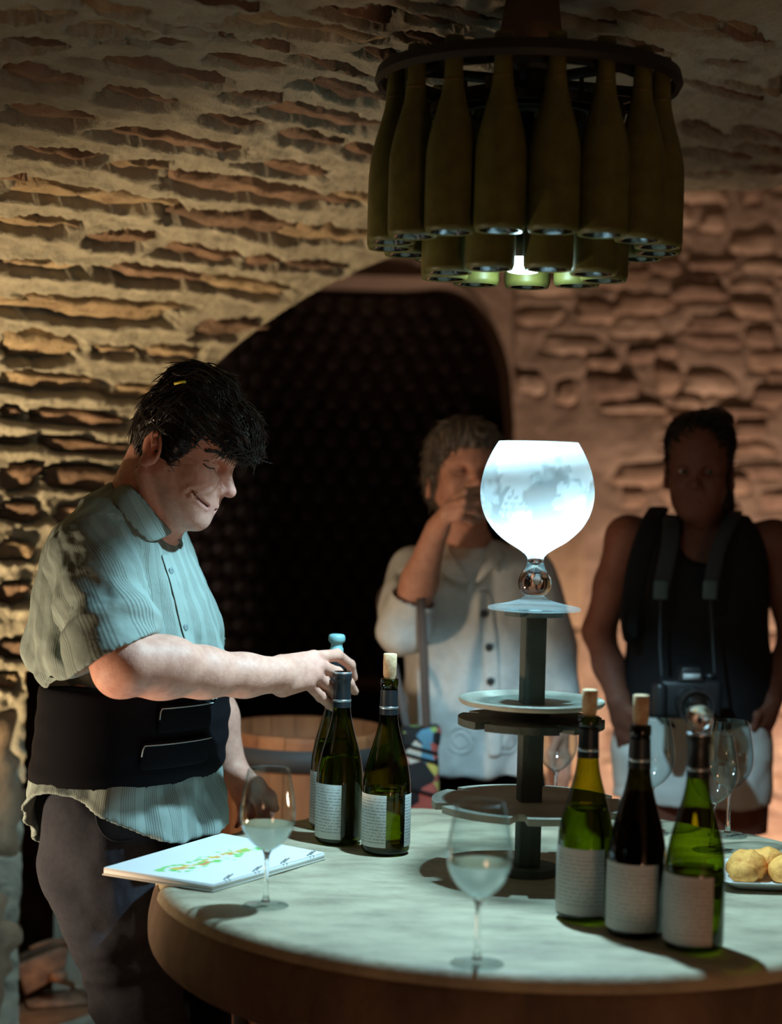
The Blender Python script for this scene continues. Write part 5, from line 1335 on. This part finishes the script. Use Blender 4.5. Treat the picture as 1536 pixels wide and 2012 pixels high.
blouse = ob('blouse', P, Q, M['blouse'], W1)
bpy.context.view_layer.update()
def onto(obj, p, back=.3, off=.003):
    d = np.array([0, 1., 0]); h = obj.ray_cast(Vector(np.array(p)-d*back), Vector(d)); return (np.array(h[1])-d*off) if h[0] else np.array(p)
def pxo(obj, x, y, Y, off=.003):
    """the spot of obj seen at that pixel, from a guess of its distance"""
    h = obj.ray_cast(Vector(CC), Vector((PX(x, y, Y)-CC)/np.linalg.norm(PX(x, y, Y)-CC)))
    return np.array(h[1])-np.array([0, off, 0]) if h[0] else PX(x, y, Y)
for rows in ((((882, 1062, 4.14), (864, 1068, 4.15), (850, 1080, 4.15)), ((890, 1090, 4.08), (868, 1098, 4.075), (846, 1112, 4.08)), ((908, 1118, 4.045), (890, 1126, 4.035), (872, 1134, 4.035)), ((928, 1146, 4.030), (920, 1148, 4.028), (912, 1150, 4.028))),
             (((962, 1056, 4.14), (976, 1062, 4.15), (988, 1072, 4.15)), ((958, 1084, 4.08), (976, 1090, 4.07), (998, 1100, 4.07)), ((946, 1114, 4.045), (956, 1116, 4.035), (966, 1118, 4.035)), ((932, 1144, 4.030), (936, 1145, 4.028), (940, 1146, 4.028)))):
    sheet('collar', [[PX(*p) for p in r] for r in rows], M['blouse'], blouse, .004)
pk = [[pxo(blouse, x-13+3*(y-1150)/350, y, YW-.06, .004), pxo(blouse, x+4, y, YW-.06, .006), pxo(blouse, x+20, y, YW-.06, .004)] for x, y in ((946, 1158), (950, 1200), (956, 1250), (960, 1300), (962, 1350), (965, 1400), (966, 1450), (966, 1490))]
sheet('placket', pk, M['blouse'], blouse, .003)
for x, y in ((951, 1205), (960, 1271), (963, 1338)):
    p = pxo(blouse, x, y, YW-.06, .010); v, f = lathe([(0, -.003), (.0085, -.003), (.0095, 0), (.0085, .002), (.004, .001), (0, .001)], 18); v = np.array(v)
    ob('button', np.stack([p[0]+v[:, 0], p[1]-v[:, 2], p[2]+v[:, 1]], 1), f, M['dbutton'], blouse)
for cx_ in (905, 995):
    for r_ in (.016, .030):
        c_ = [pxo(blouse, cx_+r_*853*math.cos(a), 1455+r_*853*math.sin(a), YW-.05, .002) for a in np.linspace(0, 2*math.pi, 22)]
        ob('embroidery', *tube(c_, .0018, 4), M['blouse'], blouse)
# trousers and shoes
def trousers(name, px_w, px_y, Y, half, dep, leg_x, mtl, parent, zhem, r=(.088, .062, .055), top=1480):
    c_ = PX(px_w, px_y, Y); f_ = Field((c_[0]-.32, Y-.26, zhem-.02), (c_[0]+.32, Y+.26, c_[2]+.14), .010)
    f_.el(c_, (half, dep, .14), pl2, .03)
    for q in (-1, 1): f_.chain([c_+[q*half*.5, 0, -.08], c_+[q*leg_x, 0, -.08-.40], np.array([c_[0]+q*leg_x, Y+.01, zhem])], list(r), .03)
    f_.half((0, 0, zhem+.005), (0, 0, -1), c_-2, c_+2)
    P, Q = f_.skin(1); N = normals(P, Q); P = P+N*(.004*fbm(P[:, 0]*14, P[:, 2]*9, 3, 5))[:, None]
    return ob(name, P, Q, mtl, parent)
trousers('trousers', 945, 1545, YW+.06, .150, .085, .085, M['darkcloth'], W1, .07)
for q in (-1, 1): shoe(np.array([PX(945, 1530, YW+.06)[0]+q*.095, YW+.05, 0]), (q*.2, -1), M['leather'], W1)
# her bag with its straps
M['bagfab'] = bpy.data.materials.new('patterned_bag_cloth'); m = M['bagfab']; m.use_nodes = True; nt = m.node_tree; b = nt.nodes['Principled BSDF']; b.inputs['Roughness'].default_value = .8
tc = nt.nodes.new('ShaderNodeTexCoord'); vo = nt.nodes.new('ShaderNodeTexVoronoi'); vo.inputs['Scale'].default_value = 26; nt.links.new(tc.outputs['Object'], vo.inputs['Vector'])
sp_ = nt.nodes.new('ShaderNodeSeparateColor'); nt.links.new(vo.outputs['Color'], sp_.inputs[0]); cr_r = nt.nodes.new('ShaderNodeValToRGB'); cr_r.color_ramp.interpolation = 'CONSTANT'
el_ = cr_r.color_ramp.elements; el_[0].position = 0; el_[0].color = (.012, .012, .015, 1); el_[1].position = .42; el_[1].color = (.10, .28, .42, 1)
for pos, c_ in ((.54, (.62, .50, .12, 1)), (.66, (.60, .58, .52, 1)), (.78, (.45, .10, .08, 1)), (.88, (.28, .42, .14, 1)), (.95, (.02, .02, .02, 1))): e_ = el_.new(pos); e_.color = c_
nt.links.new(sp_.outputs[0], cr_r.inputs[0]); nt.links.new(cr_r.outputs[0], b.inputs['Base Color'])
bg = thing('shoulder_bag', 'colourful patterned zip bag hanging from brown straps at the hip of the woman drinking', 'bag', (0, 0, 0))
q0 = PX(824, 1512, 3.98)
f_ = Field(q0-.16, q0+.16, .007)
f_.op(q0-[.05, .05, .12], q0+[.05, .05, .12], lambda x, y, z: np.sqrt(np.maximum(abs(x-q0[0])-.030, 0)**2+np.maximum(abs(y-q0[1])-.022, 0)**2+np.maximum(abs(z-q0[2])-.085, 0)**2)-.016, .01)
P, Q = f_.skin(1); N = normals(P, Q); P = P+N*(.005*fbm(P[:, 0]*14, P[:, 2]*14, 3, 15))[:, None]
bag = ob('bag_body', P, Q, M['bagfab'], bg); bpy.context.view_layer.update()
for yy in (1462, 1480, 1545): ob('zip', *tube([pxo(bag, x, yy+(x-790)*.28, 3.9, .002) for x in range(789, 861, 7)], .0038, 6), M['darkcloth'], bag)
def ribbon(name, pts, wid, mtl, parent, th=.004, side=(1, 0, 0)):
    pts = spline(pts, 5); sd = np.array(side, float)
    return sheet(name, [[p-sd*wid/2, p, p+sd*wid/2] for p in pts], mtl, parent, th, None, 1)
ribbon('strap', [PX(822, 1104, 4.045), PX(826, 1180, 3.938), PX(831, 1260, 3.930), PX(834, 1340, 3.94), PX(838, 1432, 3.96)], .021, M['strap'], bg)
ribbon('strap', [PX(790, 1118, 4.2), PX(750, 1165, 4.11), PX(752, 1225, 4.085), PX(772, 1300, 4.02), PX(800, 1435, 3.97)], .019, M['strap'], bg)
# the glass at her lips, tilted, foot towards the table
gw = bpy.data.objects['wine_glass'].copy(); COL.objects.link(gw); gw['label'] = 'wine glass tilted at the mouth of the woman in the white blouse'; gw['group'] = 'tasting glasses held'
for k_ in bpy.data.objects['wine_glass'].children:
    if k_.name.startswith('wine.') or k_.name == 'wine': continue
    cpy = k_.copy(); COL.objects.link(cpy); cpy.parent = gw
a_, b_ = PX(919, 968, 3.845), PX(952, 1000, 4.02); ax_ = Vector(b_-a_).normalized(); gw.location = Vector(a_); gw.rotation_euler = ax_.to_track_quat('Z', 'Y').to_euler(); gw.scale = (.88,)*3

# ---------------------------------------------------------------- the woman in the black top
M['blacktop'] = mat('black_tank_top', (.012, .011, .012), .85, bump=.003, bscale=24, spec=.2)
M['shorts'] = mat('white_cotton_shorts', (.62, .62, .58), .85, bump=.003, bscale=24, spec=.15)
M['camstrap'] = mat('camera_strap_webbing', (.020, .024, .028), .7)
M['straptip'] = mat('strap_leather_tip', (.05, .09, .10), .5)
M['camblack'] = mat('camera_black', (.012, .012, .013), .4)
M['lens'] = refract('coated_lens_glass', (.55, .85, 1), 1.5)
M['plate'] = mat('pale_name_plate', (.45, .46, .46), .4)
W2 = thing('person', 'woman in a black sleeveless top and white shorts with both hands in her pockets', 'person', (0, 0, 0))
Y2 = 4.02
H2 = Frame(PX(1373, 938, Y2+.02), (-.24, -.955, -.03), (0, 0, 1), .93)
B = Field((.36, 3.70, .82), (1.02, 4.30, 1.82), .0075, fine=[((.58, .80, .0042), (3.88, 4.14, .0042), (1.50, 1.76, .0042))])
head(B, H2, female=True, smile=.25, jaw=.95)
nk = PX(1376, 1062, Y2+.06)
B.rc(H2(-.012, 0, -.03), nk, .047, .055, .025)
B.el(PX(1378, 1090, Y2+.045), (.125, .075, .065), pl2, .05); B.el(PX(1374, 1220, Y2+.05), (.125, .09, .20), pl2, .05)
sR, eR, wR = PX(1234, 1058, Y2+.06), PX(1176, 1240, Y2+.08), PX(1215, 1376, Y2-.01)
sL, eL, wL = PX(1520, 1066, Y2+.06), PX(1562, 1250, Y2+.08), PX(1512, 1376, Y2-.01)
for s_, e_, w_ in ((sR, eR, wR), (sL, eL, wL)): limb(B, [nk+[0, 0, -.02], s_, .5*(s_+e_)+[0, 0, .0], e_, .5*(e_+w_), w_], [.05, .050, .043, .036, .034, .025], .02)
for w_, dx in ((wR, 1), (wL, -1)):
    kn_ = w_+np.array([dx*.012, -.015, -.045])
    for i in range(4):
        k = kn_+np.array([dx*(.024-.014*i), -.006+.008*i, -.012+.004*i]); B.rc(w_, k, .021, .0115, .014)
        finger(B, [k, k+np.array([dx*.010, .0, -.035]), k+np.array([dx*.014, .008, -.062])], .0098, .0072)
    finger(B, [w_+np.array([dx*.008, -.012, -.01]), w_+np.array([dx*.038, -.034, -.030]), w_+np.array([dx*.044, -.036, -.062])], .0125, .0085, .01)
for q in (-1, 1): limb(B, [PX(1365, 1540, Y2+.04)+[q*.085, 0, 0], PX(1365, 1900, Y2+.04)+[q*.09, 0, 0]], [.085, .056], .02)
P, Q = B.skin(2); Lp = H2.loc(P); c = np.tile(np.array([.17, .062, .038]), (len(P), 1))
c = tint(c, .7*np.clip(blob(Lp, (.108, 0, -.056), (.012, .024, .012)), 0, 1), (.20, .045, .045))
ob('body', P, Q, M['darkskin'], W2, col=c)
for q in (1, -1):
    e = H2(.0835, q*.031, .0155); f_ = lathe([(.0148*math.sin(t_), .0148*math.cos(t_)) for t_ in np.linspace(.001, math.pi, 12)], 20); eb = ob('eyeball', np.array(f_[0])*.97+e, f_[1], M['eye'], W2)
    d_ = -np.array([.0, 1, 0])*.97+H2.R[0]*.3; d_ /= np.linalg.norm(d_)
    vi, fi = lathe([(0, .0008), (.0052, .0003), (.0060, -.002)], 16); vi = np.array(vi); s1 = np.cross(d_, [0, 0, 1]); s1 /= np.linalg.norm(s1); s2 = np.cross(s1, d_)
    ob('iris', e+d_*.0142+vi[:, :1]*s1+vi[:, 1:2]*s2+vi[:, 2:]*d_, fi, M['iris'], eb)
    ob('eyebrow', *tube(spline([H2(.085, q*.050, .034), H2(.100, q*.034, .041), H2(.106, q*.014, .037)], 3), .0026, 5, True, .6), M['hairblack'], W2)
hairdo(H2, [((.004, 0, .064), (.103, .083, .088), .01), ((-.055, 0, .085), (.055, .055, .055), .03), ((-.01, 0, .105), (.075, .072, .05), .03)], [((.0, .092, -.002), (.018, .018, .026)), ((.0, -.092, -.002), (.018, .018, .026))], M['hairblack'], W2,
       lambda L: np.where((L[:, 0] > .004) & (L[:, 2] < (.078-.060*np.clip((abs(L[:, 1])-.030)/.045, 0, 1)-.05*np.clip((.05-L[:, 0])/.05, 0, 1))), -.01, np.where(L[:, 2] < -.035, -.01, .01)), 12, flow=(-1, 0, .1), lift=.0008, ln=(.015, .03))
ob('hair_bun', *lump(.052, .8, 4, 26), M['hairblack'], W2, loc=tuple(H2(-.050, .022, .128)))
M['bunglint'] = mat('red_bun_highlight', (.10, .012, .02), .6)
ob('bun_highlight', *lump(.030, .7, 9, 20), M['bunglint'], W2, loc=tuple(H2(-.004, -.038, .132)))  # reddish highlight on the bun, built as a coloured lump
ob('ponytail', *tube(spline([H2(-.075, .03, .04), H2(-.085, .05, -.02), H2(-.06, .058, -.08), H2(-.05, .055, -.12)], 5), [.028]*6+[.026]*5+[.018]*4+[.006], 10), M['hairblack'], W2)
rt = rows_of([(1008, 1292, 1468), (1030, 1266, 1490), (1060, 1254, 1502), (1110, 1244, 1510), (1200, 1232, 1510), (1300, 1226, 1512), (1390, 1216, 1512), (1432, 1214, 1510)], Y2+.05, .72)
tf = Field((.36, 3.76, 1.02), (1.02, 4.32, 1.62), .0065)
tf.loft(rt, EW, .02, pw=2.3)
for s_, dx in ((sR, 1), (sL, -1)):
    tf.el(s_+[dx*-.030, 0, -.02], (.062, .085, .125), pl2, .01, True)
tf.rc(PX(1384, 985, Y2-.06), PX(1386, 1052, Y2-.07), .070, .068, .012, True)
tf.rc(nk, nk+[0, 0, .12], .075, .06, .01, True)
cT = PX(1365, 1400, Y2)
zc, ze = PX(1365, 1432, Y2)[2], PX(1220, 1386, Y2)[2]
tf.op((.3, 3.7, 1.0), (1.1, 4.4, 1.3), lambda x, y, z: (z-(zc+(ze-zc)*np.clip(abs(x-cT[0])/.17, 0, 1)**2))+0*y, .003, True)
P, Q = tf.skin(2); N = normals(P, Q); P = P+N*(.006*fbm(P[:, 0]*9, P[:, 2]*7, 3, 121))[:, None]
top = ob('tank_top', P, Q, M['blacktop'], W2)
sf = Field((.36, 3.76, .80), (1.02, 4.30, 1.20), .007)
rs = rows_of([(1375, 1222, 1508), (1400, 1212, 1512), (1470, 1200, 1516), (1540, 1200, 1516), (1572, 1204, 1512)], Y2+.05, .66)
sf.loft(rs, EW, .02, pw=2.3)
sf.rc(PX(1362, 1600, Y2-.15), PX(1358, 1520, Y2-.15), .020, .006, .01, True)
for q in (-1, 1): sf.rc(PX(1362, 1555, Y2+.05)+[q*.085, 0, 0], PX(1362, 1620, Y2+.05)+[q*.085, 0, 0], .088, .09, .004, True)
P, Q = sf.skin(2); N = normals(P, Q); P = P+N*(.007*fbm(P[:, 0]*11, P[:, 2]*9, 3, 131))[:, None]
ob('shorts', P, Q, M['shorts'], W2)
lg = [PX(1365, 1880, Y2+.04)+np.array([q*.09, 0, 0]) for q in (-1, 1)]
for l_ in lg: shoe(np.array([l_[0], Y2+.03, 0]), (0, -1), M['leather'], W2)
for q, l_ in zip((-1, 1), lg):
    ob('lower_leg', *tube(spline([l_+[0, 0, .05], [l_[0], Y2+.05, .42], [l_[0], Y2+.06, .30], [l_[0], Y2+.04, .07]], 5), [.056]*3+[.053, .05, .052, .055, .054, .052, .048]+[.044, .04, .037, .034, .034, .036], 14), M['darkskin2'] if 'darkskin2' in M else M.setdefault('darkskin2', mat('brown_leg_skin', (.115, .042, .025), .6)), W2)
bpy.context.view_layer.update()
# shoulder pack strap, camera strap and camera
bp_ = thing('backpack_strap', 'black padded backpack strap with frayed end over the shoulder of the woman in black', 'strap', (0, 0, 0))
ribbon('pad', [PX(1295, 998, Y2+.08), PX(1278, 1030, Y2-.03), PX(1258, 1090, Y2-.085), PX(1246, 1150, Y2-.09), PX(1240, 1215, Y2-.06), PX(1246, 1262, Y2+.0)], .052, M['blacktop'], bp_, .016)
for i, (x, y) in enumerate(((1232, 1205), (1240, 1245), (1248, 1255))): ribbon('loose_web', [PX(1244+4*i, 1160, Y2-.085), PX(x, y-40, Y2-.09), PX(x-3, y, Y2-.085)], .014, M['blacktop'], bp_, .004)
cm = thing('camera', 'black camera with a large lens hanging on a wide neck strap before the black top', 'camera', (0, 0, 0))
c0 = PX(1352, 1366, Y2-.20)
def bev(name, vf, mtl, parent, w_=.006, loc=None):
    o = ob(name, *vf, mtl, parent, smooth=False, loc=loc); q = o.modifiers.new('bevel', 'BEVEL'); q.width = w_; q.segments = 3; return o
bev('camera_body', box(-.068, .068, -.032, .032, -.048, .036), M['camblack'], cm, .012, tuple(c0))
v, f = box(-.030, .030, -.034, .030, .03, .064); v = [(x*(1-.35*(z > .05)), y, z) for x, y, z in v]; bev('prism_housing', (v, f), M['camblack'], cm, .005, tuple(c0))
bev('grip', box(-.078, -.052, -.046, .02, -.046, .030), M['camblack'], cm, .010, tuple(c0))
ob('dial', *lathe([(0, .036), (.013, .036), (.013, .046), (.011, .048), (0, .048)], 18, c=(.045, 0, 0)), M['camblack'], cm, loc=tuple(c0))
ob('name_plate', *box(-.018, .018, -.0355, -.033, .038, .050), M['plate'], cm, smooth=False, loc=tuple(c0))
lv, lf = lathe([(.034, 0), (.036, .01), (.036, .05), (.033, .055), (.036, .06), (.037, .085), (.033, .085), (.030, .07), (0, .068)], 32); lv = [(x, -z-.03, y-.012) for x, y, z in lv]
lb = ob('lens_barrel', lv, lf, M['camblack'], cm, loc=tuple(c0), smooth=40)
gv, gf = lathe(smooth_prof([(0, .082), (.018, .080), (.030, .073), (.029, .071), (0, .070)], 2), 28); ob('lens_glass', [(x, -z-.03, y-.012) for x, y, z in gv], gf, M['lens'], lb)
ribbon('neck_strap', [PX(1316, 1012, Y2+.03), PX(1318, 1028, Y2-.045), PX(1316, 1070, Y2-.095), PX(1306, 1120, Y2-.12), PX(1299, 1160, Y2-.135)], .040, M['camstrap'], cm, .004)
ribbon('neck_strap', [PX(1446, 1004, Y2+.03), PX(1436, 1022, Y2-.045), PX(1414, 1070, Y2-.095), PX(1402, 1120, Y2-.12), PX(1396, 1160, Y2-.135)], .036, M['camstrap'], cm, .004)
for x in (1298, 1395): ribbon('strap_tip', [PX(x+1, 1140, Y2-.136), PX(x, 1160, Y2-.139), PX(x-1, 1178, Y2-.141)], .034, M['straptip'], cm, .006)
ob('strap_cord', *tube(spline([PX(1298, 1176, Y2-.14), PX(1296, 1260, Y2-.16), PX(1300, 1335, Y2-.19)], 4), .003, 6), M['camstrap'], cm)
ob('strap_cord', *tube(spline([PX(1395, 1176, Y2-.14), PX(1400, 1260, Y2-.16), PX(1404, 1335, Y2-.19)], 4), .003, 6), M['camstrap'], cm)
